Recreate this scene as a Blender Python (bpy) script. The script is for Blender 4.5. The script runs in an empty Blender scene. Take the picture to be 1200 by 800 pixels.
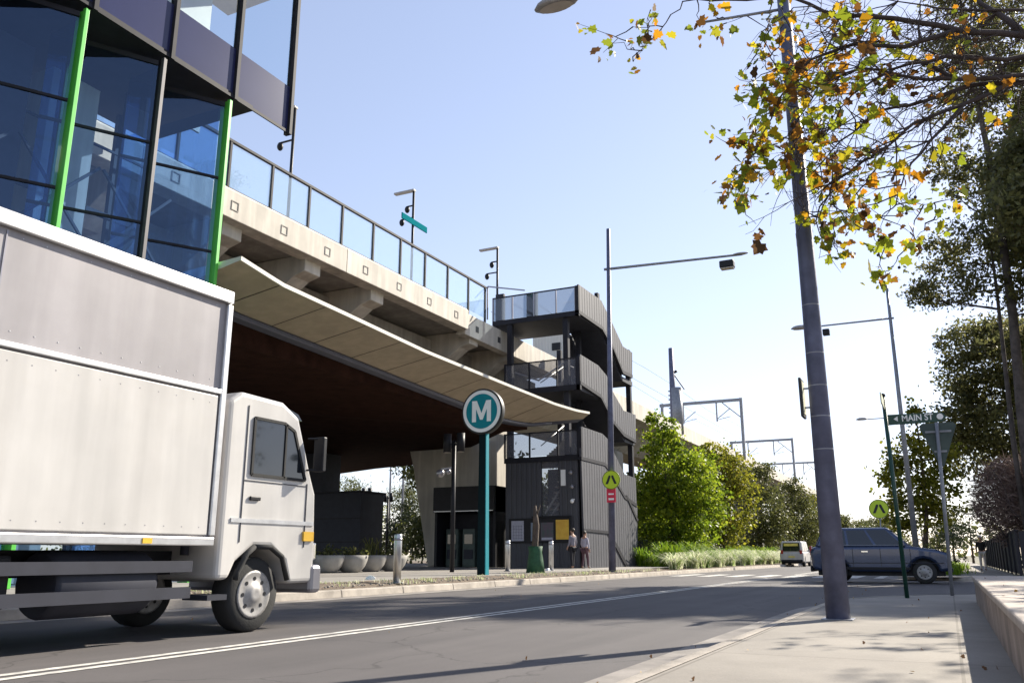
import bpy, bmesh, math, random
import numpy as np
from mathutils import Vector, Matrix
random.seed(7); rng = np.random.default_rng(7)
R = math.radians
scene = bpy.context.scene
C = scene.collection

# ------------------------------------------------------------------ camera numbers
FPX = 996.0; PITCH = R(14.1); YAW = math.atan2(512, 1027.5); CZ = 0.9
cp, sp_ = math.cos(PITCH), math.sin(PITCH)
FW = Vector((-math.sin(YAW)*cp, math.cos(YAW)*cp, sp_))
RT = Vector((math.cos(YAW), math.sin(YAW), 0))
UP = Vector((math.sin(YAW)*sp_, -math.cos(YAW)*sp_, cp))
def ray(x, y): return FW + RT*((x-600)/FPX) + UP*((400-y)/FPX)
O0 = Vector((0, 0, CZ))
def onz(x, y, z): d = ray(x, y); return O0 + d*((z-CZ)/d.z)
def onx(x, y, X): d = ray(x, y); return O0 + d*(X/d.x)
def ony(x, y, Y): d = ray(x, y); return O0 + d*(Y/d.y)

# ------------------------------------------------------------------ materials
def new_mat(name):
    m = bpy.data.materials.new(name); m.use_nodes = True
    nt = m.node_tree; nt.nodes.clear()
    out = nt.nodes.new('ShaderNodeOutputMaterial')
    return m, nt, out
def N(nt, t, **kw):
    n = nt.nodes.new(t)
    for k, v in kw.items():
        if k in ('operation', 'blend_type', 'data_type', 'wave_type', 'bands_direction', 'attribute_name', 'feature', 'wave_profile', 'noise_dimensions', 'offset'):
            setattr(n, k, v)
        else: n.inputs[k].default_value = v
    return n
def rgb(c): return (c[0], c[1], c[2], 1)
def pm(name, col, rough=.6, metal=0., var=.12, scale=3., col2=None, bump=0., bscale=40., coat=0., spec=.5, stain=0., dist=.01, detail=6.):
    """principled with large and small noise variation of the base colour and a bump"""
    m, nt, out = new_mat(name); L = nt.links.new
    p = N(nt, 'ShaderNodeBsdfPrincipled', Roughness=rough, Metallic=metal)
    p.inputs['Coat Weight'].default_value = coat; p.inputs['Specular IOR Level'].default_value = spec
    tc = N(nt, 'ShaderNodeTexCoord')
    n1 = N(nt, 'ShaderNodeTexNoise', Scale=scale, Detail=detail, Roughness=.6); L(tc.outputs['Object'], n1.inputs['Vector'])
    cr = N(nt, 'ShaderNodeValToRGB'); L(n1.outputs['Fac'], cr.inputs[0])
    c2 = col2 or tuple(min(1, v*(1+var)) for v in col)
    c1 = tuple(v*(1-var) for v in col) if not col2 else col
    cr.color_ramp.elements[0].position = .3; cr.color_ramp.elements[1].position = .7
    cr.color_ramp.elements[0].color = rgb(c1); cr.color_ramp.elements[1].color = rgb(c2)
    src = cr.outputs[0]
    if stain > 0:
        mp = N(nt, 'ShaderNodeMapping'); mp.inputs['Scale'].default_value = (1.3, 1.3, .12); L(tc.outputs['Object'], mp.inputs[0])
        n3 = N(nt, 'ShaderNodeTexNoise', Scale=2.2, Detail=5.); L(mp.outputs[0], n3.inputs['Vector'])
        c3 = N(nt, 'ShaderNodeValToRGB'); L(n3.outputs['Fac'], c3.inputs[0])
        c3.color_ramp.elements[0].position = .42; c3.color_ramp.elements[1].position = .68
        c3.color_ramp.elements[0].color = (1-stain, 1-stain, 1-stain, 1); c3.color_ramp.elements[1].color = (1, 1, 1, 1)
        mx = N(nt, 'ShaderNodeMixRGB', blend_type='MULTIPLY', Fac=1.); L(src, mx.inputs[1]); L(c3.outputs[0], mx.inputs[2]); src = mx.outputs[0]
    L(src, p.inputs['Base Color'])
    if bump > 0:
        n2 = N(nt, 'ShaderNodeTexNoise', Scale=bscale, Detail=4.); L(tc.outputs['Object'], n2.inputs['Vector'])
        b = N(nt, 'ShaderNodeBump', Strength=bump, Distance=dist); L(n2.outputs['Fac'], b.inputs['Height']); L(b.outputs[0], p.inputs['Normal'])
    L(p.outputs[0], out.inputs[0])
    return m
def glass_mat(name, tint, refl=.12, body=None, bodyf=0., rough=.0, gcol=(1, 1, 1)):
    m, nt, out = new_mat(name); L = nt.links.new
    tr = N(nt, 'ShaderNodeBsdfTransparent', Color=rgb(tint))
    gl = N(nt, 'ShaderNodeBsdfGlossy', Roughness=rough, Color=rgb(gcol))
    ge = N(nt, 'ShaderNodeNewGeometry'); io = N(nt, 'ShaderNodeMath', operation='MULTIPLY_ADD'); io.inputs[1].default_value = 1/1.5-1.5; io.inputs[2].default_value = 1.5; L(ge.outputs['Backfacing'], io.inputs[0])
    fr = N(nt, 'ShaderNodeFresnel', IOR=1.5); L(io.outputs[0], fr.inputs['IOR'])
    ad = N(nt, 'ShaderNodeMath', operation='ADD'); ad.inputs[1].default_value = refl; L(fr.outputs[0], ad.inputs[0])
    base = tr
    if body:
        df = N(nt, 'ShaderNodeBsdfDiffuse', Color=rgb(body)); tl = N(nt, 'ShaderNodeBsdfTranslucent', Color=rgb(body))
        m0 = N(nt, 'ShaderNodeMixShader', Fac=.5); L(df.outputs[0], m0.inputs[1]); L(tl.outputs[0], m0.inputs[2])
        m1 = N(nt, 'ShaderNodeMixShader', Fac=bodyf); L(tr.outputs[0], m1.inputs[1]); L(m0.outputs[0], m1.inputs[2]); base = m1
    mx = N(nt, 'ShaderNodeMixShader'); L(ad.outputs[0], mx.inputs[0]); L(base.outputs[0], mx.inputs[1]); L(gl.outputs[0], mx.inputs[2])
    L(mx.outputs[0], out.inputs[0]); return m
def leaf_mat(name, cols, transl=.4, rough=.5):
    m, nt, out = new_mat(name); L = nt.links.new
    at = N(nt, 'ShaderNodeAttribute', attribute_name='tint')
    cr = N(nt, 'ShaderNodeValToRGB'); L(at.outputs['Fac'], cr.inputs[0])
    els = cr.color_ramp.elements
    els[0].position = 0; els[0].color = rgb(cols[0]); els[1].position = 1; els[1].color = rgb(cols[-1])
    for i, c in enumerate(cols[1:-1]):
        e = els.new((i+1)/(len(cols)-1)); e.color = rgb(c)
    p = N(nt, 'ShaderNodeBsdfPrincipled', Roughness=rough); L(cr.outputs[0], p.inputs['Base Color']); p.inputs['Specular IOR Level'].default_value = .35
    t = N(nt, 'ShaderNodeBsdfTranslucent'); L(cr.outputs[0], t.inputs[0])
    mx = N(nt, 'ShaderNodeMixShader', Fac=transl); L(p.outputs[0], mx.inputs[1]); L(t.outputs[0], mx.inputs[2]); L(mx.outputs[0], out.inputs[0])
    return m
def emis(name, col, s):
    m, nt, out = new_mat(name); e = N(nt, 'ShaderNodeEmission', Color=rgb(col), Strength=s); nt.links.new(e.outputs[0], out.inputs[0]); return m
def rib_mat(name, col, scale, axis='Y', rough=.55, metal=.0, dist=.03, transp=0.):
    m, nt, out = new_mat(name); L = nt.links.new
    p = N(nt, 'ShaderNodeBsdfPrincipled', Roughness=rough, Metallic=metal)
    tc = N(nt, 'ShaderNodeTexCoord')
    w = N(nt, 'ShaderNodeTexWave', wave_type='BANDS', bands_direction=axis, Scale=scale, Distortion=0.); L(tc.outputs['Object'], w.inputs['Vector'])
    cr = N(nt, 'ShaderNodeValToRGB'); L(w.outputs['Fac'], cr.inputs[0]); cr.color_ramp.elements[0].position = .08; cr.color_ramp.elements[1].position = .3
    b = N(nt, 'ShaderNodeBump', Strength=.8, Distance=dist); L(cr.outputs[0], b.inputs['Height']); L(b.outputs[0], p.inputs['Normal'])
    n1 = N(nt, 'ShaderNodeTexNoise', Scale=1.2, Detail=5.); L(tc.outputs['Object'], n1.inputs['Vector'])
    c2 = N(nt, 'ShaderNodeValToRGB'); L(n1.outputs['Fac'], c2.inputs[0])
    c2.color_ramp.elements[0].color = rgb([v*.8 for v in col]); c2.color_ramp.elements[1].color = rgb([v*1.15 for v in col])
    L(c2.outputs[0], p.inputs['Base Color'])
    if transp:
        t = N(nt, 'ShaderNodeBsdfTransparent'); mx = N(nt, 'ShaderNodeMixShader', Fac=transp); L(p.outputs[0], mx.inputs[1]); L(t.outputs[0], mx.inputs[2]); L(mx.outputs[0], out.inputs[0])
    else: L(p.outputs[0], out.inputs[0])
    return m

def asphalt_mat():
    m, nt, out = new_mat('asphalt'); L = nt.links.new
    p = N(nt, 'ShaderNodeBsdfPrincipled', Roughness=.82); tc = N(nt, 'ShaderNodeTexCoord')
    n1 = N(nt, 'ShaderNodeTexNoise', Scale=.35, Detail=8., Roughness=.65); L(tc.outputs['Object'], n1.inputs['Vector'])
    mp = N(nt, 'ShaderNodeMapping'); mp.inputs['Scale'].default_value = (1.6, .06, 1); L(tc.outputs['Object'], mp.inputs[0])
    n2 = N(nt, 'ShaderNodeTexNoise', Scale=1.2, Detail=4.); L(mp.outputs[0], n2.inputs['Vector'])
    n3 = N(nt, 'ShaderNodeTexNoise', Scale=95., Detail=3., Roughness=.7); L(tc.outputs['Object'], n3.inputs['Vector'])
    a = N(nt, 'ShaderNodeMixRGB', blend_type='MIX', Fac=.5); L(n1.outputs['Fac'], a.inputs[1]); L(n2.outputs['Fac'], a.inputs[2])
    a2 = N(nt, 'ShaderNodeMixRGB', blend_type='MIX', Fac=.45); L(a.outputs[0], a2.inputs[1]); L(n3.outputs['Fac'], a2.inputs[2])
    cr = N(nt, 'ShaderNodeValToRGB'); L(a2.outputs[0], cr.inputs[0])
    cr.color_ramp.elements[0].position = .36; cr.color_ramp.elements[1].position = .64
    cr.color_ramp.elements[0].color = (.044, .040, .041, 1); cr.color_ramp.elements[1].color = (.112, .101, .098, 1)
    # cracks
    vo = N(nt, 'ShaderNodeTexVoronoi', feature='DISTANCE_TO_EDGE', Scale=.32); nz = N(nt, 'ShaderNodeTexNoise', Scale=1.4, Detail=5.)
    L(tc.outputs['Object'], nz.inputs['Vector'])
    va = N(nt, 'ShaderNodeVectorMath', operation='ADD'); L(tc.outputs['Object'], va.inputs[0]); L(nz.outputs['Color'], va.inputs[1]); L(va.outputs[0], vo.inputs['Vector'])
    c4 = N(nt, 'ShaderNodeValToRGB'); L(vo.outputs['Distance'], c4.inputs[0]); c4.color_ramp.elements[0].position = .0; c4.color_ramp.elements[1].position = .008
    c4.color_ramp.elements[0].color = (.5, .5, .5, 1); c4.color_ramp.elements[1].color = (1, 1, 1, 1)
    mu = N(nt, 'ShaderNodeMixRGB', blend_type='MULTIPLY', Fac=1.); L(cr.outputs[0], mu.inputs[1]); L(c4.outputs[0], mu.inputs[2])
    L(mu.outputs[0], p.inputs['Base Color'])
    b = N(nt, 'ShaderNodeBump', Strength=.6, Distance=.006); L(n3.outputs['Fac'], b.inputs['Height']); L(b.outputs[0], p.inputs['Normal'])
    L(p.outputs[0], out.inputs[0]); return m
def concrete_path_mat(name, c1, c2, bw, bh):
    m, nt, out = new_mat(name); L = nt.links.new
    p = N(nt, 'ShaderNodeBsdfPrincipled', Roughness=.85); tc = N(nt, 'ShaderNodeTexCoord')
    n1 = N(nt, 'ShaderNodeTexNoise', Scale=.8, Detail=8., Roughness=.68); L(tc.outputs['Object'], n1.inputs['Vector'])
    n3 = N(nt, 'ShaderNodeTexNoise', Scale=60., Detail=4., Roughness=.7); L(tc.outputs['Object'], n3.inputs['Vector'])
    a2 = N(nt, 'ShaderNodeMixRGB', blend_type='MIX', Fac=.35); L(n1.outputs['Fac'], a2.inputs[1]); L(n3.outputs['Fac'], a2.inputs[2])
    cr = N(nt, 'ShaderNodeValToRGB'); L(a2.outputs[0], cr.inputs[0]); cr.color_ramp.elements[0].position = .3; cr.color_ramp.elements[1].position = .7
    cr.color_ramp.elements[0].color = rgb(c1); cr.color_ramp.elements[1].color = rgb(c2)
    br = N(nt, 'ShaderNodeTexBrick', Scale=1., offset=0.); br.inputs['Mortar Size'].default_value = .012; br.inputs['Brick Width'].default_value = bw; br.inputs['Row Height'].default_value = bh
    br.inputs['Color1'].default_value = (1, 1, 1, 1); br.inputs['Color2'].default_value = (.93, .93, .92, 1); br.inputs['Mortar'].default_value = (.66, .64, .62, 1)
    L(tc.outputs['Object'], br.inputs['Vector'])
    mu = N(nt, 'ShaderNodeMixRGB', blend_type='MULTIPLY', Fac=1.); L(cr.outputs[0], mu.inputs[1]); L(br.outputs[0], mu.inputs[2])
    L(mu.outputs[0], p.inputs['Base Color'])
    b = N(nt, 'ShaderNodeBump', Strength=.45, Distance=.004); L(n3.outputs['Fac'], b.inputs['Height']); L(b.outputs[0], p.inputs['Normal'])
    L(p.outputs[0], out.inputs[0]); return m

M = dict(
 asphalt=asphalt_mat(),
 path_r=concrete_path_mat('path_concrete', (.165, .148, .126), (.31, .28, .24), 1.75, 2.4),
 path_l=concrete_path_mat('plaza_paving', (.20, .185, .17), (.32, .30, .275), 1.2, 1.2),
 kerb=pm('kerb_concrete', (.36, .32, .27), .9, var=.3, scale=2.2, bump=.5, bscale=50, detail=9.),
 gutter=pm('gutter_concrete', (.22, .20, .18), .9, var=.35, scale=1.8, bump=.4, bscale=50, detail=9.),
 line=pm('road_paint', (.26, .25, .235), .8, col2=(.72, .70, .64), scale=5, bump=.2, bscale=80),
 soil=pm('mulch', (.075, .052, .036), .95, col2=(.21, .165, .12), scale=14, bump=1., bscale=30, dist=.03),
 land=pm('dry_ground', (.10, .095, .055), .95, col2=(.20, .175, .12), scale=.6, bump=.5),
 concrete=pm('precast_concrete', (.62, .575, .50), .8, var=.1, scale=.9, bump=.15, bscale=25, stain=.22, detail=8.),
 concrete_pale=pm('pale_concrete', (.66, .61, .52), .8, var=.1, scale=.4, bump=.15, bscale=25, stain=.25),
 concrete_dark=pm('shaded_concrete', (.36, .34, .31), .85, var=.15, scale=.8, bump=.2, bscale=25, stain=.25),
 wall=pm('seat_wall_concrete', (.36, .285, .235), .9, var=.25, scale=3., bump=.8, bscale=70, stain=.3, dist=.006),
 walltop=pm('wall_cap_concrete', (.40, .34, .285), .85, var=.22, scale=2.5, bump=.4, bscale=60, detail=9.),
 black=pm('black_steel', (.014, .014, .017), .5, var=.2, spec=.25), frame=pm('dark_frame', (.024, .024, .03), .6, var=.2, spec=.15),
 darkgrey=pm('dark_grey_cladding', (.032, .034, .046), .6, var=.15, spec=.25),
 navy=pm('navy_spandrel', (.026, .030, .085), .2, var=.08, scale=.5, coat=.1, spec=.3),
 green=pm('lime_steel', (.09, .50, .055), .4, var=.1, coat=.2),
 greyfin=pm('grey_fin', (.30, .29, .31), .35, metal=.7, var=.1),
 alu=pm('aluminium', (.55, .55, .55), .38, metal=.9, var=.12, scale=6),
 galv=pm('galvanised_steel', (.26, .265, .285), .5, metal=.35, var=.2, scale=5, bump=.08, bscale=30),
 polepaint=pm('grey_pole_paint', (.125, .135, .21), .55, metal=.2, var=.3, scale=3.5, bump=.12, bscale=25, stain=.25),
 white=pm('white_vehicle_paint', (.57, .55, .52), .38, var=.06, scale=1.4, coat=.25, stain=.16),
 truckgrey=pm('pale_grey_vehicle_panel', (.35, .33, .34), .45, var=.1, scale=1.1, coat=.1, stain=.2),
 lampbody=pm('lamp_housing', (.34, .32, .31), .5, var=.15), lens=pm('lamp_lens', (.48, .43, .38), .3, var=.12),
 rubber=pm('tyre_rubber', (.02, .02, .02), .85, var=.25, bump=.4, bscale=60), carglass=pm('vehicle_glass', (.012, .015, .02), .06, var=.1, coat=.5),
 carblue=pm('blue_grey_car_paint', (.032, .05, .105), .22, metal=.45, var=.06, coat=.8), cardark=pm('dark_car_paint', (.045, .045, .06), .25, metal=.3, coat=.7),
 redlens=pm('red_lens', (.35, .02, .02), .2), chrome=pm('chrome', (.75, .75, .75), .12, metal=1., var=.04), plate=pm('number_plate', (.75, .62, .12), .5),
 teal=pm('teal_enamel', (.0, .205, .25), .5, var=.05, spec=.3), postgrey=pm('dark_grey_post', (.07, .066, .072), .5, metal=.2, var=.15), rim=pm('painted_rim', (.30, .29, .28), .5, metal=.3, var=.3, scale=8), tealmatte=pm('matte_teal', (.0, .17, .20), .9, var=.05, spec=.02), tealshade=pm('shaded_teal_enamel', (.003, .013, .016), .6, var=.1, spec=.1), sign_white=pm('white_enamel', (.84, .84, .82), .35, var=.04),
 signyellow=pm('fluoro_sheeting', (.52, .68, .02), .4, var=.05), signblack=pm('black_sheeting', (.012, .012, .012), .5), signred=pm('red_sheeting', (.62, .02, .06), .45, var=.08),
 signgreen=pm('green_sheeting', (.006, .05, .032), .4, var=.08), signback=pm('sign_back', (.07, .095, .085), .6, metal=.3, var=.2), signcream=pm('pale_sheeting', (.62, .62, .45), .5, var=.06),
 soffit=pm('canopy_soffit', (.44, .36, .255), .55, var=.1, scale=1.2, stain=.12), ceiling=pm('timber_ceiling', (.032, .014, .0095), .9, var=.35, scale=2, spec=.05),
 canopy_white=pm('canopy_edge', (.62, .59, .51), .5, var=.05), gutterblue=pm('steel_gutter', (.10, .105, .14), .4, metal=.4, var=.12),
 timber=pm('bark', (.10, .075, .058), .95, var=.4, scale=6, bump=1., bscale=18, dist=.04), gumbark=pm('gum_bark', (.085, .07, .062), .9, var=.5, scale=2.5, bump=.8, bscale=10, dist=.04),
 planebark=pm('plane_bark', (.12, .10, .085), .9, col2=(.25, .22, .18), scale=5, bump=.6, bscale=14, dist=.03), twig=pm('twig_bark', (.055, .042, .04), .9, var=.3),
 pot=pm('planter_concrete', (.33, .315, .29), .85, var=.15, scale=3, bump=.3, bscale=40, stain=.2), guard=pm('green_mesh_guard', (.02, .085, .035), .7, var=.3, scale=8, bump=.5, bscale=40),
 skin=pm('skin', (.45, .26, .18), .55, var=.08), hair=pm('hair', (.03, .02, .015), .6, var=.3, bump=.6, bscale=90), jumper=pm('grey_knit', (.23, .22, .26), .9, var=.12, bump=.3), pale=pm('lilac_cotton', (.42, .40, .48), .85, var=.08, bump=.2),
 blacktrouser=pm('black_twill', (.02, .02, .026), .85, var=.2), plum=pm('plum_denim', (.10, .05, .065), .85, var=.2), offwhite=pm('offwhite_cotton', (.66, .63, .66), .85, var=.06), shoe=pm('shoe_leather', (.03, .025, .022), .5), eye=pm('eye', (.02, .015, .01), .2),
 paper=pm('poster_pale', (.38, .38, .46), .4, var=.15, scale=14), posterblue=pm('poster_blue', (.10, .16, .24), .4, col2=(.22, .25, .30), scale=6), posterdark=pm('poster_dark', (.03, .07, .06), .4, col2=(.10, .05, .09), scale=4), posterorange=pm('poster_orange', (.62, .32, .02), .4, col2=(.75, .48, .04), scale=3),
 panel=pm('ribbed_grey_cladding', (.075, .076, .088), .6, var=.1, scale=1.5, stain=.12, spec=.3), ribdark=rib_mat('ribbed_dark_cladding', (.055, .057, .07), 1.1, 'X'), cream=rib_mat('ribbed_cream_cladding', (.62, .60, .54), 1.4, 'X'), mesh=rib_mat('perforated_screen', (.15, .155, .185), 3.0, 'X', transp=.6, dist=.01), meshside=rib_mat('perforated_side', (.16, .16, .18), 3.0, 'Y', dist=.02),
 fence=rib_mat('dark_fence', (.03, .027, .032), 4., 'Y', rough=.8), hedge=None,
 bg=glass_mat('blue_tinted_glass', (.60, .74, .90), .07, gcol=(.45, .64, .98)), clear=glass_mat('upper_clear_glass', (.62, .76, .85), .12), platform=glass_mat('platform_glass', (.90, .965, 1.), .04, (.80, .95, 1.), .14), screen=glass_mat('screen_glass', (.60, .66, .72), .0, (.35, .37, .42), .25),
 tube=emis('fluorescent_tube', (1., .93, .8), 3.),
)

# ------------------------------------------------------------------ mesh builder
class MB:
    def __init__(s): s.v = []; s.f = []; s.sm = []
    def add(s, vs, fs, smooth=False):
        o = len(s.v); s.v += [tuple(v) for v in vs]; s.f += [tuple(i+o for i in f) for f in fs]; s.sm += [smooth]*len(fs); return s
    def box(s, x0, x1, y0, y1, z0, z1):
        vs = [(x0,y0,z0),(x1,y0,z0),(x1,y1,z0),(x0,y1,z0),(x0,y0,z1),(x1,y0,z1),(x1,y1,z1),(x0,y1,z1)]
        return s.add(vs, [(3,2,1,0),(4,5,6,7),(0,1,5,4),(1,2,6,5),(2,3,7,6),(3,0,4,7)])
    def hexa(s, a, b):  # bottom quad a, top quad b (ccw seen from above)
        return s.add(list(a)+list(b), [(3,2,1,0),(4,5,6,7),(0,1,5,4),(1,2,6,5),(2,3,7,6),(3,0,4,7)])
    def bar(s, p, q, w, h, up=(0,0,1)):
        p = Vector(p); q = Vector(q); d = (q-p).normalized(); u = Vector(up)
        if abs(d.dot(u)) > .98: u = Vector((0,1,0))
        a = d.cross(u).normalized(); u = a.cross(d)
        c = [a*(-w/2)-u*(h/2), a*(w/2)-u*(h/2), a*(w/2)+u*(h/2), a*(-w/2)+u*(h/2)]
        return s.add([p+k for k in c]+[q+k for k in c], [(0,1,2,3),(7,6,5,4),(0,4,5,1),(1,5,6,2),(2,6,7,3),(3,7,4,0)])
    def prism(s, poly, axis, a, b):
        n = len(poly); mk = {'x': lambda u, w, t: (t, u, w), 'y': lambda u, w, t: (u, t, w), 'z': lambda u, w, t: (u, w, t)}[axis]
        return s.add([mk(u, w, a) for u, w in poly]+[mk(u, w, b) for u, w in poly], [tuple(range(n-1, -1, -1)), tuple(range(n, 2*n))]+[(i, (i+1) % n, n+(i+1) % n, n+i) for i in range(n)])
    def tube(s, pts, rad, n=8, cap=True):
        pts = [Vector(p) for p in pts]; k = len(pts)
        if not hasattr(rad, '__len__'): rad = [rad]*k
        vs = []; prev = None
        for i, p in enumerate(pts):
            d = (pts[min(i+1, k-1)]-pts[max(i-1, 0)]); d = d.normalized() if d.length > 1e-9 else Vector((0,0,1))
            if prev is None:
                a = d.cross(Vector((0,0,1)) if abs(d.z) < .9 else Vector((1,0,0))).normalized()
            else:
                a = prev-d*prev.dot(d); a = a.normalized() if a.length > 1e-6 else d.orthogonal().normalized()
            prev = a; b = d.cross(a)
            for j in range(n):
                t = 2*math.pi*j/n; vs.append(p+(a*math.cos(t)+b*math.sin(t))*rad[i])
        fs = [(i*n+j, i*n+(j+1) % n, (i+1)*n+(j+1) % n, (i+1)*n+j) for i in range(k-1) for j in range(n)]
        o = len(s.v); s.add(vs, fs, True)
        if cap: s.f += [tuple(o+j for j in range(n-1, -1, -1)), tuple(o+(k-1)*n+j for j in range(n))]; s.sm += [False]*2
        return s
    def lathe(s, prof, c, n=24, axis='z'):
        vs = []
        for r, h in prof:
            for j in range(n):
                t = 2*math.pi*j/n; u, w = r*math.cos(t), r*math.sin(t)
                vs.append({'z': (c[0]+u, c[1]+w, c[2]+h), 'y': (c[0]+u, c[1]+h, c[2]+w), 'x': (c[0]+h, c[1]+u, c[2]+w)}[axis])
        k = len(prof); o = len(s.v)
        s.add(vs, [(i*n+j, i*n+(j+1) % n, (i+1)*n+(j+1) % n, (i+1)*n+j) for i in range(k-1) for j in range(n)], True)
        s.f += [tuple(o+j for j in range(n-1, -1, -1)), tuple(o+(k-1)*n+j for j in range(n))]; s.sm += [False]*2
        return s
    def ball(s, c, r, n=10, m=7):
        rr = r if hasattr(r, '__len__') else (r, r, r); vs = []; fs = []
        for i in range(m+1):
            ph = math.pi*i/m
            for j in range(n):
                t = 2*math.pi*j/n; vs.append((c[0]+rr[0]*math.sin(ph)*math.cos(t), c[1]+rr[1]*math.sin(ph)*math.sin(t), c[2]+rr[2]*math.cos(ph)))
        for i in range(m):
            for j in range(n): fs.append((i*n+j, (i+1)*n+j, (i+1)*n+(j+1) % n, i*n+(j+1) % n))
        return s.add(vs, fs, True)
    def build(s, name, mat, parent=None, loc=None, bevel=0., seg=2):
        off = Vector(loc) if loc is not None else (parent_world(parent) if parent else Vector((0,0,0)))
        me = bpy.data.meshes.new(name); me.from_pydata([tuple(Vector(v)-off) for v in s.v], [], s.f); me.materials.append(mat)
        me.polygons.foreach_set('use_smooth', s.sm); me.update()
        bm = bmesh.new(); bm.from_mesh(me); bmesh.ops.recalc_face_normals(bm, faces=bm.faces); bm.to_mesh(me); bm.free()
        o = bpy.data.objects.new(name, me); C.objects.link(o)
        if parent: o.parent = parent
        else: o.location = off
        if bevel:
            b = o.modifiers.new('bevel', 'BEVEL'); b.width = bevel; b.segments = seg; b.limit_method = 'ANGLE'; b.angle_limit = R(35)
        return o
def parent_world(p):
    v = Vector((0,0,0))
    while p: v = v+p.location; p = p.parent
    return v
def tag(o, label, cat, group=None):
    o['label'] = label; o['category'] = cat
    if group: o['group'] = group
    return o
def thing(name, label, cat, loc, group=None):
    o = bpy.data.objects.new(name, None); o.empty_display_size = .3; o.location = loc; C.objects.link(o); return tag(o, label, cat, group)
def struct(o): o['kind'] = 'structure'; return o
def dup(root, loc, label, rotz=None):
    def cp_(o, par):
        c = o.copy(); C.objects.link(c)
        if par: c.parent = par
        for ch in list(o.children): cp_(ch, c)
        return c
    r = cp_(root, None); r.location = loc; r['label'] = label
    if rotz is not None: r.rotation_euler = (0, 0, rotz)
    return r
def text_part(s, size, mat, parent, center, rot, name, bold=.0, ext=.004, sx=1.):
    cu = bpy.data.curves.new(name, 'FONT'); cu.body = s; cu.size = size; cu.align_x = 'CENTER'; cu.align_y = 'CENTER'; cu.extrude = ext; cu.offset = bold
    t = bpy.data.objects.new(name+'_tmp', cu); C.objects.link(t)
    dg = bpy.context.evaluated_depsgraph_get(); me = bpy.data.meshes.new_from_object(t.evaluated_get(dg)); bpy.data.objects.remove(t)
    co = [v.co for v in me.vertices]; cx = (min(c.x for c in co)+max(c.x for c in co))/2; cy = (min(c.y for c in co)+max(c.y for c in co))/2
    mt = Matrix.Translation(Vector(center)-parent_world(parent)) @ rot.to_4x4() @ Matrix.Diagonal((sx, 1, 1, 1)) @ Matrix.Translation((-cx, -cy, 0))
    me.transform(mt); me.materials.clear(); me.materials.append(mat)
    o = bpy.data.objects.new(name, me); C.objects.link(o); o.parent = parent; return o
ROT_MINUSY = Matrix.Rotation(R(90), 3, 'X')      # text readable from -Y

# ------------------------------------------------------------------ foliage
LEAF = np.array([(-.5, 0), (-.1, .26), (.5, 0), (-.1, -.26)])
ROUND = np.array([(-.5, 0), (-.2, .34), (.25, .3), (.5, 0), (.2, -.33), (-.22, -.32)])
LOBED = np.array([(-.16, 0), (-.3, .22), (-.17, .3), (-.06, .52), (.1, .36), (.3, .4), (.31, .22), (.44, .13), (.58, 0), (.44, -.13), (.31, -.22), (.3, -.4), (.1, -.36), (-.06, -.52), (-.17, -.3), (-.3, -.22)])
def leaf_cloud(name, P, size, shape, mat, parent, tint, flat=0., droop=None, g=rng):
    n = len(P); k = len(shape); P = np.asarray(P, float)-np.array(parent_world(parent) if parent else (0,0,0))
    a = g.normal(size=(n, 3)); a[:, 2] *= (1-flat)
    if droop is not None: a = a*.55+np.array(droop)
    a /= np.linalg.norm(a, axis=1)[:, None]
    b = g.normal(size=(n, 3)); b -= a*(a*b).sum(1)[:, None]; b /= np.linalg.norm(b, axis=1)[:, None]
    nrm = np.cross(a, b)
    size = np.broadcast_to(size, (n,))
    bend = g.normal(size=(n,))*.25
    u = shape[None, :, 0, None]; w = shape[None, :, 1, None]
    V = P[:, None, :]+size[:, None, None]*(a[:, None, :]*u+b[:, None, :]*w+nrm[:, None, :]*(bend[:, None, None]*u*u*1.5))
    me = bpy.data.meshes.new(name); me.vertices.add(n*k); me.vertices.foreach_set('co', V.reshape(-1))
    me.loops.add(n*k); me.loops.foreach_set('vertex_index', np.arange(n*k, dtype=np.int32)); me.polygons.add(n)
    me.polygons.foreach_set('loop_start', np.arange(0, n*k, k, dtype=np.int32)); me.update(calc_edges=True)
    at = me.attributes.new('tint', 'FLOAT', 'POINT'); at.data.foreach_set('value', np.repeat(np.clip(tint, 0, 1), k).astype(np.float32))
    me.materials.append(mat); o = bpy.data.objects.new(name, me); C.objects.link(o)
    if parent: o.parent = parent
    return o
def blob_points(blobs, dens, clump=.3, g=rng, per=26):
    """blobs: (centre, radii). Returns leaf points gathered in clumps and the clump centres."""
    pts = []; cen = []; tn = []
    for c, r in blobs:
        r = np.array(r if hasattr(r, '__len__') else (r, r, r), float); c = np.array(c, float)
        vol = r.prod(); nc = max(5, int(dens*vol**.67/per))
        d = g.normal(size=(nc, 3)); d /= np.linalg.norm(d, axis=1)[:, None]; rad = g.uniform(.25, 1., nc)**.45
        cc = c+d*rad[:, None]*r; cen.append(cc)
        s = clump*g.uniform(.5, 1.35, nc)*r.mean()**.5
        m = (per*g.uniform(.4, 1.7, nc)).astype(int)
        for q in range(nc):
            pts.append(cc[q]+g.normal(size=(m[q], 3))*s[q]*np.array((1, 1, .62))); tn.append(np.clip(g.normal(g.uniform(.25, .75), .16, m[q]), 0, 1))
    return np.concatenate(pts), np.concatenate(cen), np.concatenate(tn)
def wobble(a, b, n, amp):
    a = Vector(a); b = Vector(b); out = []
    for i in range(n+1):
        t = i/n; k = math.sin(t*math.pi)*amp
        out.append(a.lerp(b, t)+Vector((random.uniform(-k, k), random.uniform(-k, k), random.uniform(-k, k)*.5)))
    return out
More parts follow.
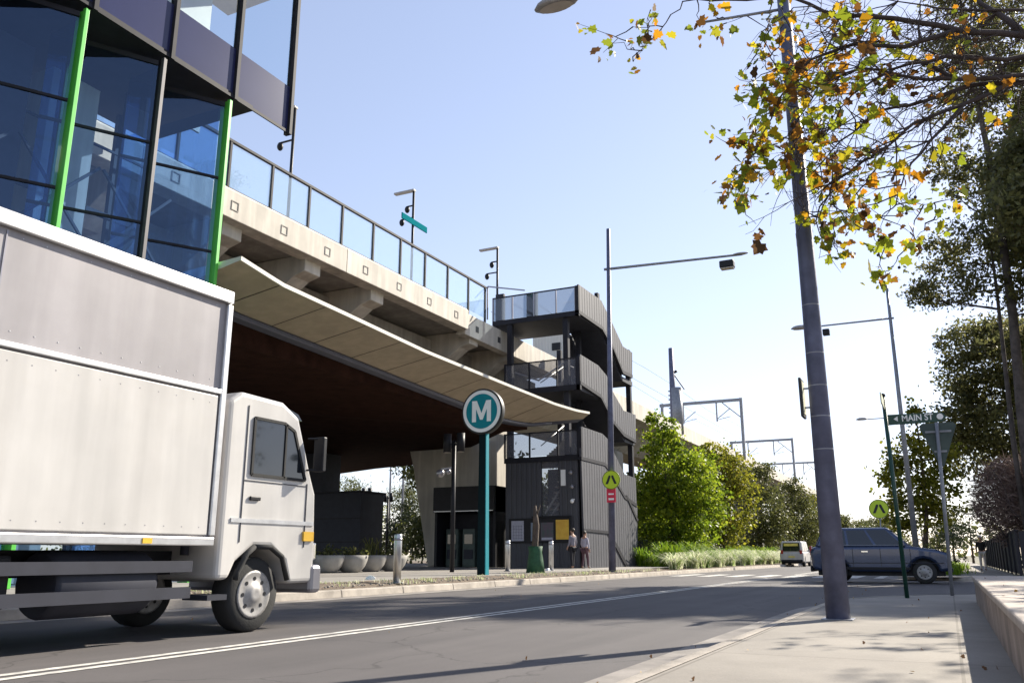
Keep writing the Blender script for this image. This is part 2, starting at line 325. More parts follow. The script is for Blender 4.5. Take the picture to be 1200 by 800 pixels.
def tree(name, label, base, trunk, r0, blobs, dens, lsize, lmat, bark, shape=LEAF, group=None, clump=.3, limbs=26, droop=None, per=26, cat='tree', extra=()):
    """trunk: list of points starting at base"""
    t = thing(name, label, cat, base, group)
    mb = MB(); k = len(trunk); mb.tube(trunk, [r0*(1-.8*i/(k-1)) * (1.25 if i == 0 else 1) for i in range(k)], 10)
    for tr, rr in extra: mb.tube(tr, [rr*(1-.8*i/(len(tr)-1)) for i in range(len(tr))], 8)
    mb.build('trunk', bark, t)
    P, cen, tn = blob_points(blobs, dens, clump, per=per)
    b = MB(); allp = [p for p in trunk[1:]]+[p for tr, _ in extra for p in tr[1:]]
    dense = []
    for src in [trunk]+[tr for tr, _ in extra]:
        for i in range(len(src)-1):
            for q in range(4): dense.append(Vector(src[i]).lerp(Vector(src[i+1]), q/4))
        dense.append(Vector(src[-1]))
    for c in cen[rng.permutation(len(cen))[:limbs]]:
        c = Vector(c); st = min((p for p in dense), key=lambda p: (p-c).length+max(0, p.z-c.z)*1.2)
        w = wobble(st, c, 4, (c-st).length*.08); L = (c-st).length; r = min(r0*.4, .015+.016*L)
        b.tube(w, [r, r*.8, r*.6, r*.4, r*.15], 5)
    b.build('branchwork', bark, t)
    leaf_cloud('crown', P, lsize*rng.uniform(.6, 1.35, len(P)), shape, lmat, t, tn, droop=droop)
    return t

LM = dict(
 gum=leaf_mat('gum_leaf', [(.05, .055, .025), (.11, .115, .042), (.20, .195, .065), (.14, .11, .06)], .5),
 fresh=leaf_mat('fresh_leaf', [(.03, .06, .008), (.12, .18, .012), (.25, .32, .022), (.36, .38, .035)], .62),
 olive=leaf_mat('olive_leaf', [(.05, .06, .012), (.14, .155, .016), (.27, .265, .025), (.2, .16, .035)], .6),
 dull=leaf_mat('dull_leaf', [(.045, .055, .018), (.11, .12, .035), (.18, .175, .06)], .5),
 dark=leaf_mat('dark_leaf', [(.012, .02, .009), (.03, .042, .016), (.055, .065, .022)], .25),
 autumn=leaf_mat('autumn_leaf', [(.08, .045, .022), (.17, .075, .015), (.46, .20, .012), (.52, .42, .02), (.15, .19, .015), (.33, .38, .025), (.14, .17, .02)], .58),
 brown=leaf_mat('dry_twig', [(.13, .085, .075), (.23, .16, .135), (.33, .245, .205)], .3),
 grass=leaf_mat('grass_blade', [(.08, .15, .012), (.19, .31, .015), (.32, .42, .03)], .5),
 straw=leaf_mat('pale_blade', [(.14, .24, .05), (.36, .46, .16), (.72, .72, .5), (.78, .78, .62)], .5),
 litter=leaf_mat('fallen_leaf', [(.12, .06, .03), (.28, .14, .05), (.36, .25, .08)], .1),
)

# ================================================================== GROUND
MB().add([(-3000,-3000,-.03),(3000,-3000,-.03),(3000,3000,-.03),(-3000,3000,-.03)], [(0,1,2,3)]).build('ground', M['land']); struct(bpy.data.objects['ground'])
XL = -11.9; XR = -1.95
def road_sheet():
    mb = MB(); z = 0.
    mb.add([(XL-.0,-30,z),(XR,-30,z),(XR,420,z),(XL,420,z)], [(0,1,2,3)])
    mb.add([(XR,14.8,z),(90,20.6,z),(90,34.5,z),(XR,38.,z)], [(0,1,2,3)])
    return struct(mb.build('road', M['asphalt']))
road_sheet()
# right kerb path with a rounded corner into the side street
def corner(cx, cy, rx, ry, a0, a1, n=14): return [(cx+rx*math.cos(R(a0+(a1-a0)*i/n)), cy+ry*math.sin(R(a0+(a1-a0)*i/n))) for i in range(n+1)]
edge1 = [(XR,-30)]+[(XR, y) for y in range(-26, 15, 4)]+corner(2.2, 15.4, 2.2-XR, 5.2, 180, 90)+[(12, 20.6), (90, 20.6)]
edge2 = [(90, 34.5), (12, 34.5)]+corner(2.2, 39., 2.2-XR, 4.5, 270, 180)+[(XR, y) for y in (48, 60, 80, 120, 200, 400)]
def offset_line(pts, d):
    out = []
    for i, p in enumerate(pts):
        a = Vector(pts[max(i-1, 0)]); b = Vector(pts[min(i+1, len(pts)-1)]); t = (b-a).normalized(); out.append((p[0]+t.y*d, p[1]-t.x*d))
    return out
def kerb_run(pts, inside, name):
    """strip cross-section: gutter on the road side, kerb on the inside"""
    g = MB(); k = MB()
    a = offset_line(pts, -.52*inside); b = pts; c = offset_line(pts, .16*inside)
    n = len(pts)
    g.add([(x, y, .005) for x, y in a]+[(x, y, .012) for x, y in b], [(i, i+1, n+i+1, n+i) for i in range(n-1)])
    prof = [(0., .0), (.012, .11), (.04, .145), (.16, .15)]
    rows = [[(x, y, h) for x, y in offset_line(pts, d*inside)] for d, h in prof]
    for r in rows: k.v += r
    for q in range(len(prof)-1):
        for i in range(n-1): k.f.append((q*n+i, q*n+i+1, (q+1)*n+i+1, (q+1)*n+i)); k.sm.append(True)
    struct(g.build('gutter', M['gutter'])); struct(k.build('kerb', M['kerb']))
    return c
c1 = kerb_run(edge1, 1, 'r'); c2 = kerb_run(edge2, 1, 'r')
fp = MB(); poly = [(x, y, .146) for x, y in c1]+[(90, 19.2, .146), (2., 18.9, .146), (2., -30, .146)]
fp.add(poly, [tuple(range(len(poly)))]); struct(fp.build('footpath', M['path_r']))
# far side of the side street: verge grass ground, path, then beds
fp = MB(); poly = [(x, y, .13) for x, y in c2]+[(90, 400, .13)]
fp.add(poly, [tuple(range(len(poly)))]); struct(fp.build('verge', M['land']))
struct(MB().add([(.35,35.2,.15),(2.15,35.2,.15),(2.15,200,.15),(.35,200,.15)], [(0,1,2,3)]).build('footpath', M['path_r']))
struct(MB().add([(-1.6,35.0,.142),(12,35.0,.142),(12,36.6,.142),(-1.6,38.5,.142)], [(0,1,2,3)]).build('footpath', M['path_r']))
# left side
for nm, x0, x1, z0, z1, mt in (('gutter', XL+.42, XL, .006, .012, 'gutter'),):
    struct(MB().add([(x0,-30,z0),(x0,400,z0),(x1,400,z1),(x1,-30,z1)], [(0,1,2,3)]).build(nm, M[mt]))
k = MB(); ys = [-30+2.4*i for i in range(30)]
for i, y in enumerate(ys):   # kerb stones with joints
    k.hexa([(XL-.2,y+.006,0),(XL,y+.006,0),(XL,y+2.394,0),(XL-.2,y+2.394,0)], [(XL-.2,y+.006,.175+random.uniform(-.006,.006)),(XL-.03,y+.006,.17),(XL-.03,y+2.394,.17),(XL-.2,y+2.394,.175)])
k.hexa([(XL-.2,42.01,0),(XL,42.01,0),(XL,400,0),(XL-.2,400,0)], [(XL-.2,42.01,.17),(XL-.03,42.01,.165),(XL-.03,400,.165),(XL-.2,400,.17)])
struct(k.build('kerb', M['kerb'], bevel=.02))
v = MB(); nx, ny = 10, 160       # lumpy mulch verge
for j in range(ny+1):
    for i in range(nx+1):
        u = i/nx; x = XL-.2-1.5*u; y = -6+48*j/ny; h = .165+.09*u+.035*math.sin(math.pi*u)+random.uniform(-.018, .022)*(0 < i < nx)
        v.v.append((x, y, h))
for j in range(ny):
    for i in range(nx): a = j*(nx+1)+i; v.f.append((a, a+1, a+nx+2, a+nx+1)); v.sm.append(True)
struct(v.build('verge', M['soil']))
struct(MB().add([(XL-1.68,-30,.252),(XL-1.68,60,.252),(-16,60,.28),(-16,-30,.28)], [(0,1,2,3)]).add([(-16,-30,.28),(-16,60,.28),(-60,60,.28),(-60,-30,.28)], [(0,1,2,3)]).build('plaza', M['path_l']))
struct(MB().add([(XL-.2,42,.166),(XL-.2,400,.166),(-60,400,.2),(-60,42,.2)], [(0,1,2,3)]).build('garden_bed', M['soil']))
# road markings
def stripe(x0, x1, y0, y1, nm='centre_line', z=.0045): return struct(MB().add([(x0,y0,z),(x1,y0,z),(x1,y1,z),(x0,y1,z)], [(0,1,2,3)]).build(nm, M['line']))
stripe(-6.70,-6.59,-20,36.5); stripe(-6.48,-6.37,-20,36.5); stripe(-6.70,-6.59,43.5,200); stripe(-6.48,-6.37,43.5,200)
for i in range(8): stripe(-11.2+1.2*i, -10.6+1.2*i, 38, 42.4, 'zebra_stripe')
# seat wall on the right and the garden behind it
w = thing('seat_wall', 'long low brown concrete seat wall with pale capped top beside the footpath', 'wall', (.75, 6, .15))
mb = MB()
for i in range(7): mb.box(.33, 1.3, -4+3*i+.004, -1+3*i-.004 if i < 6 else 16.6, .1, .50)
mb.build('wall_body', M['wall'], w)
mb = MB()
for i in range(7): mb.box(.30, 1.36, -4+3*i+.006, -1+3*i-.006 if i < 6 else 16.66, .502, .57)
mb.build('cap', M['walltop'], w, bevel=.018, seg=3)
struct(MB().add([(1.3,-20,.45),(60,-20,.45),(60,17.5,.45),(1.3,17.5,.45)], [(0,1,2,3)]).add([(1.3,17.5,.45),(60,17.5,.45),(60,18.4,.14),(1.3,18.4,.14)], [(0,1,2,3)]).build('garden_bed', M['soil']))

# fallen leaves (stuff)
P = []
for _ in range(90):
    if random.random() < .2: P.append((random.uniform(-1.75, .28), random.uniform(3.5, 19), .158))
    else: P.append((random.gauss(-2.3, .35) if random.random() < .55 else random.uniform(-11, -2.5), random.uniform(3.5, 30), .018))
for _ in range(26): P.append((random.uniform(.33, 1.3), random.uniform(3, 16), .578))
o = leaf_cloud('fallen_leaves', P, rng.uniform(.018, .045, len(P)), LOBED, LM['litter'], None, rng.random(len(P)), flat=.93); o['kind'] = 'stuff'; o['label'] = 'scattered dry brown leaves on the road, footpath and seat wall'
# verge weeds and tufts (stuff)
def blades(centers, n, h, spread, wid, lean=.5):
    vs = []; fs = []; tn = []
    for c in centers:
        c = Vector(c)
        for _ in range(n):
            a = random.uniform(0, 6.283); L = h*random.uniform(.55, 1.2); l = lean*random.uniform(.2, 1.3); d = Vector((math.cos(a), math.sin(a), 0))
            b = c+Vector((random.gauss(0, spread), random.gauss(0, spread), 0)); s = Vector((-d.y, d.x, 0))*wid
            p1 = b+d*(L*l*.25)+Vector((0,0,L*.6)); p2 = b+d*(L*l*.62)+Vector((0,0,L*.86)); p3 = b+d*(L*l*1.05)+Vector((0,0,L*(.9-l*.3)))
            o = len(vs); vs += [b-s, b+s, p1+s*.9, p1-s*.9, p2+s*.6, p2-s*.6, p3]; fs += [(o,o+1,o+2,o+3), (o+3,o+2,o+4,o+5), (o+5,o+4,o+6)]; tn += [random.gauss(.5, .25)]*7
    return vs, fs, tn
def blade_obj(name, data, mat, parent=None):
    vs, fs, tn = data; off = parent_world(parent) if parent else Vector((0,0,0))
    me = bpy.data.meshes.new(name); me.from_pydata([tuple(v-off) for v in vs], [], fs); at = me.attributes.new('tint', 'FLOAT', 'POINT'); at.data.foreach_set('value', np.clip(np.array(tn, np.float32), 0, 1)); me.materials.append(mat)
    o = bpy.data.objects.new(name, me); C.objects.link(o)
    if parent: o.parent = parent
    return o
cs = [(XL-.25-random.random()*1.3, random.uniform(9, 40), .2) for _ in range(150)]
o = blade_obj('verge_weeds', blades(cs, 9, .13, .07, .006, .9), LM['straw']); o['kind'] = 'stuff'; o['label'] = 'short dry weeds growing in the mulch verge behind the left kerb'
g = MB()
for _ in range(900):
    x = XL-.25-random.random()*1.4; y = random.uniform(8, 40); s = random.uniform(.012, .04); g.ball((x, y, .2+.06*(XL-x)/1.6), (s, s*random.uniform(.6, 1.4), s*.6), 5, 3)
o = g.build('verge_gravel', M['kerb']); o['kind'] = 'stuff'; o['label'] = 'loose pale stones scattered over the mulch verge'

# ================================================================== ROADSIDE: RIGHT
# big street pole with lamp
pole_b = Vector((-1.28, 11.44, .146))
t = thing('street_lamp', 'tall thick grey steel street pole standing on the near right footpath', 'street lamp', pole_b)
mb = MB(); mb.tube([pole_b, pole_b+Vector((0,0,4)), pole_b+Vector((0,0,10.4))], [.142, .110, .078], 20); mb.build('pole', M['polepaint'], t)
MB().box(-1.46,-1.10,11.26,11.62,.147,.158).build('base_plate', M['galv'], t, bevel=.004)
for i, z in enumerate((2.2, 2.62, 3.02, 3.45, 4.1, 5.2)): MB().lathe([(.1405-.008*z, -.02), (.1445-.008*z, 0), (.1405-.008*z, .02)], (pole_b.x, pole_b.y, z), 20).build('strap', M['galv'], t)
top = pole_b+Vector((0,0,10.25)); lh = ony(652, 6, 11.44)
mb = MB(); mb.tube([top, top.lerp(lh, .5)+Vector((0,0,.14)), lh+Vector((.45,0,.06))], [.05, .042, .035], 10); mb.build('lamp_arm', M['galv'], t)
def cobra(parent, c, L, W, H, ang=0.):
    c = Vector(c); mb = MB(); n = 9; vs = []; sec = 12
    for i in range(n):
        u = -1+2*i/(n-1); ww = W*math.sqrt(max(.02, 1-u*u*.96))*(1 if u < 0 else .9); hh = H*math.sqrt(max(.03, 1-u*u*.96))
        for j in range(sec):
            a = 2*math.pi*j/sec; zz = math.sin(a)*hh*(.8 if math.sin(a) > 0 else .22)
            x, y = u*L/2, math.cos(a)*ww/2; vs.append(c+Vector((x*math.cos(ang)-y*math.sin(ang), x*math.sin(ang)+y*math.cos(ang), zz)))
    mb.add(vs, [(i*sec+j, i*sec+(j+1) % sec, (i+1)*sec+(j+1) % sec, (i+1)*sec+j) for i in range(n-1) for j in range(sec)]+[tuple(range(sec)), tuple(range((n-1)*sec, n*sec))], True)
    h = mb.build('lamp_head', M['lampbody'], parent)
    m2 = MB(); n = 16; m2.add([c+Vector((.38*L*math.cos(2*math.pi*i/n)*math.cos(ang)-.36*W*math.sin(2*math.pi*i/n)*math.sin(ang), .38*L*math.cos(2*math.pi*i/n)*math.sin(ang)+.36*W*math.sin(2*math.pi*i/n)*math.cos(ang), -H*.24)) for i in range(n)], [tuple(range(n))])
    m2.build('lens', M['lens'], h)
cobra(t, lh, .78, .36, .2)
sp1 = ony(820, 27, 11.44); mb = MB(); mb.tube([Vector((pole_b.x, pole_b.y, sp1.z-.15)), sp1], [.022, .018], 8); mb.build('bracket', M['galv'], t)
# sign seen edge-on strapped to the pole, facing across the road
pl = MB(); pl.box(-1.50,-1.465,11.30,11.58,2.62,3.13); t2 = thing('pole_sign', 'small rectangular sign plate strapped edge on to the big grey street pole', 'sign', (-1.48, 11.44, 2.62))
pl.build('plate', M['signblack'], t2, bevel=.01); MB().box(-1.464,-1.458,11.33,11.55,2.66,3.09).build('face', M['signcream'], t2); mb = MB(); mb.bar((-1.46,11.44,2.75),(-1.38,11.44,2.75),.03,.02); mb.bar((-1.46,11.44,3.0),(-1.38,11.44,3.0),.03,.02); mb.build('bracket', M['galv'], t2)

# MAIN ST sign post
b = Vector((-.76, 17.65, .146)); t = thing('street_sign', 'dark green street sign post lettered MAIN ST at the corner of the footpath', 'sign', b)
mb = MB(); mb.tube([b, (-.80, 17.65, 3.86)], .038, 12); mb.build('post', M['signgreen'], t); MB().lathe([(.042, 0), (.042, .05), (.01, .07)], (-.80, 17.65, 3.86), 12).build('cap', M['black'], t)
bl = MB(); bl.prism([(-.76, 3.30), (.17, 3.315), (.245, 3.40), (.17, 3.485), (-.76, 3.50)], 'y', 17.61, 17.635); blade = bl.build('blade', M['signgreen'], t)
text_part('MAIN ST', .165, M['sign_white'], blade, (-.245, 17.606, 3.412), ROT_MINUSY, 'lettering', bold=.003, sx=.86)
mb = MB(); mb.add([(-.66,17.604,3.41),(-.585,17.604,3.46),(-.585,17.604,3.36)], [(0,1,2)]); mb.lathe([(.056, 0), (.056, -.004)], (.135, 17.604, 3.405), 16, 'y'); mb.build('arrow_symbol', M['sign_white'], blade)
bl = MB(); bl.box(-.812,-.79,16.75,17.6,3.60,3.80); b2 = bl.build('side_blade', M['signcream'], t, bevel=.006)
text_part('\u25A0 ST', .12, M['signgreen'], b2, (-.786, 17.17, 3.70), Matrix.Rotation(R(90), 3, 'Z') @ ROT_MINUSY, 'lettering') if False else None
# give-way sign seen from behind
b = Vector((-.02, 19.1, .146)); t = thing('traffic_sign', 'triangular traffic sign seen from behind on a thin grey post', 'sign', b)
mb = MB(); mb.tube([b, (.07, 19.1, 3.5)], .036, 10); mb.build('post', M['galv'], t)
tri = [(-.26, 3.44), (-.20, 3.50), (.36, 3.50), (.42, 3.44), (.115, 2.62), (.05, 2.62)]
mb = MB(); mb.prism(tri, 'y', 19.15, 19.165); mb.build('plate', M['signback'], t); mb = MB(); mb.box(-.16,.32,19.128,19.149,3.3,3.34); mb.build('bracket', M['galv'], t); MB().box(-.03,.2,19.128,19.149,2.9,2.94).build('bracket', M['galv'], t)
# zebra crossing discs
def crossing_face(parent, c, r):
    x, y, z = c; mb = MB(); mb.lathe([(r, 0), (r, .02)], (x, y, z), 32, 'y'); d = mb.build('disc', M['signyellow'], parent)
    mb = MB(); n = 36   # black ring
    mb.add([(x+q*math.cos(2*math.pi*i/n), y-.004, z+q*math.sin(2*math.pi*i/n)) for q in (r*.985, r*.93) for i in range(n)], [(i, (i+1) % n, n+(i+1) % n, n+i) for i in range(n)]); mb.build('ring', M['signblack'], d)
    mb = MB()  # pair of walking legs
    for s in (-1, 1):
        mb.add([(x+s*.05*r, y-.006, z+.47*r), (x+s*.24*r, y-.006, z+.47*r), (x+s*.60*r, y-.006, z-.36*r), (x+s*.62*r, y-.006, z-.44*r), (x+s*.36*r, y-.006, z-.44*r), (x+s*.05*r, y-.006, z+.26*r)], [(0,1,2,3,4,5)])
    mb.build('leg_symbol', M['signblack'], d)
t = thing('crossing_sign', 'round yellow green crossing sign on a thin post beyond the blue car', 'sign', (-2.5, 40, .1))
mb = MB(); mb.tube([(-2.5,40.03,.1),(-2.43,40.03,3.0)], .03, 8); mb.build('post', M['galv'], t); c_ = ony(1030, 596, 40); crossing_face(t, (c_.x, 40-.02, c_.z), .40)

# far street lamps on the right
def far_lamp(label, Y, X, ztop, zarm, armx, group, sign=True):
    t = thing('street_lamp', label, 'street lamp', (X, Y, .13), group)
    mb = MB(); mb.tube([(X, Y, .13), (X, Y, ztop)], [.13, .06], 10); mb.build('pole', M['galv'], t)
    mb = MB(); mb.tube([(X+.15, Y, zarm), (armx, Y, zarm+.0)], [.045, .035], 8); mb.build('lamp_arm', M['galv'], t)
    cobra(t, (armx-.25, Y, zarm), .85, .36, .2)
    return t
GL = 'street lamps along the far right kerb'
t = far_lamp('tall grey street lamp with arm over the road beyond the street sign', 40, -1.18, 12.6, 11.08, -4.75, GL)
mb = MB(); mb.box(-4.05,-3.75,39.85,40.15,10.62,10.9); mb.build('floodlight', M['black'], t, bevel=.03)
far_lamp('smaller street lamp with short arm showing left of the street sign', 70, -2.1, 12.3, 11.0, -4.6, GL); far_lamp('farthest and smallest street lamp, low on the skyline right of the crossing disc', 150, -3.4, 12.8, 12.3, -6.9, GL)

# fence + person + hedge on the right
t = thing('fence', 'dark timber fence on the right behind the far footpath', 'fence', (2.4, 38, .14))
mb = MB(); mb.box(2.38,2.43,38,75,.2,1.78); mb.box(2.44,14,37.95,38,.2,1.78); mb.build('panel', M['fence'], t)
for i in range(14): MB().box(2.31,2.376,38+2.6*i,38.1+2.6*i,.13,1.84).build('post', M['fence'], t)
mb = MB(); mb.box(2.36,2.45,37.9,75,1.785,1.83); mb.build('rail', M['fence'], t)

# ================================================================== PEOPLE
def skin_obj(name, verts, edges, rad, mat, parent, root=0, sub=2):
    me = bpy.data.meshes.new(name); me.from_pydata([tuple(v) for v in verts], edges, []); o = bpy.data.objects.new(name, me); C.objects.link(o); o.parent = parent
    s = o.modifiers.new('skin', 'SKIN'); s.use_smooth_shade = True
    ly = me.skin_vertices[0] if me.skin_vertices else None
    if ly is None:
        bm = bmesh.new(); bm.from_mesh(me); bm.verts.layers.skin.verify(); bm.to_mesh(me); bm.free(); ly = me.skin_vertices[0]
    for i, r in enumerate(rad): ly.data[i].radius = (r, r) if not hasattr(r, '__len__') else r
    for i in range(len(verts)): ly.data[i].use_root = (i == root)
    ss = o.modifiers.new('sub', 'SUBSURF'); ss.levels = ss.render_levels = sub
    me.materials.append(mat); return o
def person(label, loc, H, face, top, bottom, stride=.12, armL=(0, 0), armR=(0, 0), group=None, hair='hair'):
    """local frame: +Y is the way the person faces"""
    t = thing('person', label, 'person', loc, group); t.rotation_euler = (0, 0, face); s = H/1.75
    V = []; E = []; Rr = []
    def a(p, r, fr=None):
        V.append(Vector(p)*s); Rr.append((r[0]*s, r[1]*s) if hasattr(r, '__len__') else r*s)
        if fr is not None: E.append((fr, len(V)-1))
        return len(V)-1
    pel = a((0,0,.93), (.15,.105)); w1 = a((0,.005,1.10), (.125,.09), pel); ch = a((0,.0,1.29), (.15,.105), w1); sh = a((0,-.01,1.42), (.09,.075), ch); nk = a((0,.0,1.50), .05, sh)
    jaw = a((0,.025,1.575), (.062,.07), nk); hd = a((0,.01,1.665), (.078,.095), jaw); a((0,0,1.735), (.045,.055), hd)
    arms = {}
    for sd, (fw_, bend) in ((-1, armL), (1, armR)):
        s0 = a((sd*.155,-.01,1.40), .058, sh); el = a((sd*.225, fw_*.16-.02, 1.13), .043, s0)
        wr = a((sd*(.235-bend*.06), fw_*.32+bend*.2+.02, .89+bend*.2), .028, el); dr = (V[wr]-V[el]).normalized()
        pa = a(V[wr]/s+dr*.06, (.034,.018), wr)
        for q in range(4):
            f0 = V[pa]/s+dr*.045+Vector((0, (q-1.5)*.019, 0)); f1 = a(f0, .0095, pa); a(f0+dr*(.045+.008*(q in (1, 2)))+Vector((-sd*.012,0,0)), .008, f1)
        th = a(V[wr]/s+dr*.04+Vector((-sd*.01,.036,0)), .011, wr); a(V[th]/s+dr*.035+Vector((0,.008,0)), .009, th)
        arms[sd] = (s0, el, wr)
    legs = {}
    for sd in (-1, 1):
        st = stride*sd; hp = a((sd*.085, 0, .88), .085, pel); kn = a((sd*.095, st*.6+.03, .49), .058, hp); an = a((sd*.10, st, .085), .04, kn); to = a((sd*.115, st+.14, .035), (.04,.028), an); legs[sd] = (hp, kn, an, to)
    body = skin_obj('body', V, E, Rr, M['skin'], t)
    def sub(name, idx, scale, mat, extra=None):
        mp = {i: j for j, i in enumerate(idx)}; ed = [(mp[x], mp[y]) for x, y in E if x in mp and y in mp]
        rr = [(Rr[i][0]*scale, Rr[i][1]*scale) if hasattr(Rr[i], '__len__') else Rr[i]*scale for i in idx]
        return skin_obj(name, [V[i] for i in idx], ed, rr, mat, t)
    sub('top', [pel, w1, ch, sh]+[i for sd in (-1, 1) for i in arms[sd]], 1.16, M[top])
    sub('trousers', [pel]+[i for sd in (-1, 1) for i in legs[sd][:3]], 1.2, M[bottom])
    for sd in (-1, 1): sub('shoe', list(legs[sd][2:]), 1.25, M['shoe'])
    mb = MB(); b0 = parent_world(t)
    mb.ball(b0+Vector((0,-.02,1.685))*s, (.092*s,.108*s,.092*s), 14, 10); mb.build('hair', M[hair], t)
    mb = MB(); mb.ball(b0+Vector((0,.115,1.62))*s, (.014*s,.02*s,.024*s), 8, 6); mb.build('nose', M['skin'], t)
    for sd in (-1, 1):
        MB().ball(b0+Vector((sd*.032,.098,1.652))*s, (.012*s,.008*s,.008*s), 8, 6).build('eye', M['eye'], t); MB().ball(b0+Vector((sd*.083,.0,1.63))*s, (.01*s,.022*s,.032*s), 8, 6).build('ear', M['skin'], t)
    MB().ball(b0+Vector((0,.105,1.578))*s, (.024*s,.008*s,.006*s), 8, 6).build('mouth', M['eye'], t)
    return t
person('person in a grey jumper and black trousers standing by the orange poster', (-16.05, 38.7, .28), 1.86, R(70), 'jumper', 'blacktrouser', .06, (0, .3), (0, .2))
person('person in a pale lilac top and plum trousers beside the lit stair wall', (-15.5, 38.9, .28), 1.74, R(-20), 'pale', 'plum', .1, (.2, .2), (.1, 0))
pw = person('person in dark jacket and white trousers walking on the far right footpath', (1.5, 50, .15), 1.72, R(180), 'blacktrouser', 'offwhite', .16, (.5, .8), (-.3, .2), hair='offwhite')

# ================================================================== GLASS BUILDING, left
t = thing('glass_building', 'blue glass station building with lime green posts behind the white truck', 'building', (-16, 11, .28))
PY = [4.10, 6.25, 8.47, 10.69, 12.87, 15.08]
for i, y in enumerate(PY):
    g_ = i % 2 == 1
    if i == 5: g_ = True
    mb = MB(); mb.box(-16.05,-15.95,y-.05,y+.05,.28,12.78); mb.build('post', M['green'] if (i in (1, 3, 5)) else M['postgrey'], t, bevel=.01)
    mb = MB(); mb.box(-16.30,-16.065,y-.018,y+.018,.28,12.76); mb.build('fin', M['green'] if (i in (1, 3, 5)) else M['frame'], t)
ZT = [3.2, 5.9, 8.45, 10.5]
for i in range(5):
    y0, y1 = PY[i]+.08, PY[i+1]-.08; a = Vector((-17.3, y0, 0)); bq = Vector((-16.1, y1, 0))
    mb = MB(); mb.add([(a.x,a.y,.3),(bq.x,bq.y,.3),(bq.x,bq.y,12.6),(a.x,a.y,12.6)], [(0,1,2,3)]); pn = mb.build('glass_pane', M['bg'], t)
    for z in ZT+[12.63]: MB().bar((a.x,a.y,z),(bq.x,bq.y,z),.07,.06 if z < 12 else .12).build('transom', M['frame'], t)
    mb = MB(); mb.add([(a.x,a.y+.0,.3),(-16.3,PY[i],.3),(-16.3,PY[i],12.6),(a.x,a.y,12.6)], [(0,1,2,3)]); mb.build('return_pane', M['bg'], t)
mb = MB(); mb.box(-20.0,-16.32,15.02,15.06,.3,12.6); mb.build('end_pane', M['bg'], t)
mb = MB()
for y0, y1 in ((10.7, 12.8), (12.9, 15.0), (8.5, 10.6)):
    mb.bar((-17.8,y0,8.0),(-17.8,y1,10.2),.07,.07); mb.bar((-17.8,y0,10.2),(-17.8,y1,8.0),.06,.06); mb.bar((-17.8,y0,7.9),(-17.8,y1,7.9),.09,.09)
for y in (9.5, 11.6, 13.4, 14.3): mb.bar((-17.9,y,.3),(-17.9,y,12.6),.08,.08)
for y0, y1 in ((10.9, 12.7), (13.1, 14.9)):
    mb.bar((-18.6,y0,9.4),(-18.6,y1,9.4),.12,.12); mb.bar((-18.6,y0,6.5),(-18.6,y1,9.4),.08,.08); mb.bar((-18.6,y0,11.2),(-18.6,y1,11.2),.06,.06)
for y in (10.9, 12.0, 13.0, 14.0): mb.bar((-18.9,y,.3),(-18.9,y,12.5),.14,.14)
mb.build('bracing', M['darkgrey'], t)
MB().box(-19.4,-18.3,11.6,12.9,.3,12.5).build('lift_shaft', M['concrete'], t); MB().box(-20.1,-18.0,-3,10.9,.3,12.5).build('core_wall', M['darkgrey'], t)
MB().box(-20.,-17.5,-4,15.0,5.2,5.45).build('floor_slab', M['darkgrey'], t)
for y, z in ((9.7, 9.6), (8.2, 10.2)): MB().box(-17.76,-17.70,y-.03,y+.03,z,z+.65).build('light_tube', M['tube'], t)
# upper volume
MB().box(-20.,-15.98,-4,15.9,12.86,13.02).build('soffit', M['frame'], t)
MB().box(-20.2,-15.7,-4.2,18.6,18.9,19.2).build('roof', M['soffit'], t)
MY = [2.1, 4.3, 6.5, 8.66, 10.85, 13.04, 15.2, 17.38]
for i in range(len(MY)-1):
    y0, y1 = MY[i]+.05, MY[i+1]-.05
    MB().box(-16.05,-16.0,y0,y1,12.95,14.36).build('spandrel', M['navy'], t)
    mb = MB(); mb.add([(-16.02,y0,14.36),(-16.02,y1,14.36),(-16.02,y1,18.9),(-16.02,y0,18.9)], [(0,1,2,3)]); mb.build('window', M['clear'], t)
    MB().box(-15.99,-15.95,y0,y1,12.86,12.945).build('sill', M['frame'], t)
for y in MY: MB().box(-16.12,-15.9,y-.055,y+.055,12.84,18.9).build('mullion', M['frame'], t)
mb = MB(); mb.box(-18.6,-18.52,-2,16.4,13.03,18.85); mb.build('inner_wall', M['cream'], t)
mb = MB()
for y in (11.5, 12.6, 13.7, 14.8, 15.8): mb.bar((-17.2,y,13.03),(-17.2,y,14.9),.05,.05)
mb.bar((-17.2,8,14.9),(-17.2,16,14.9),.06,.06); mb.build('balustrade', M['alu'], t)

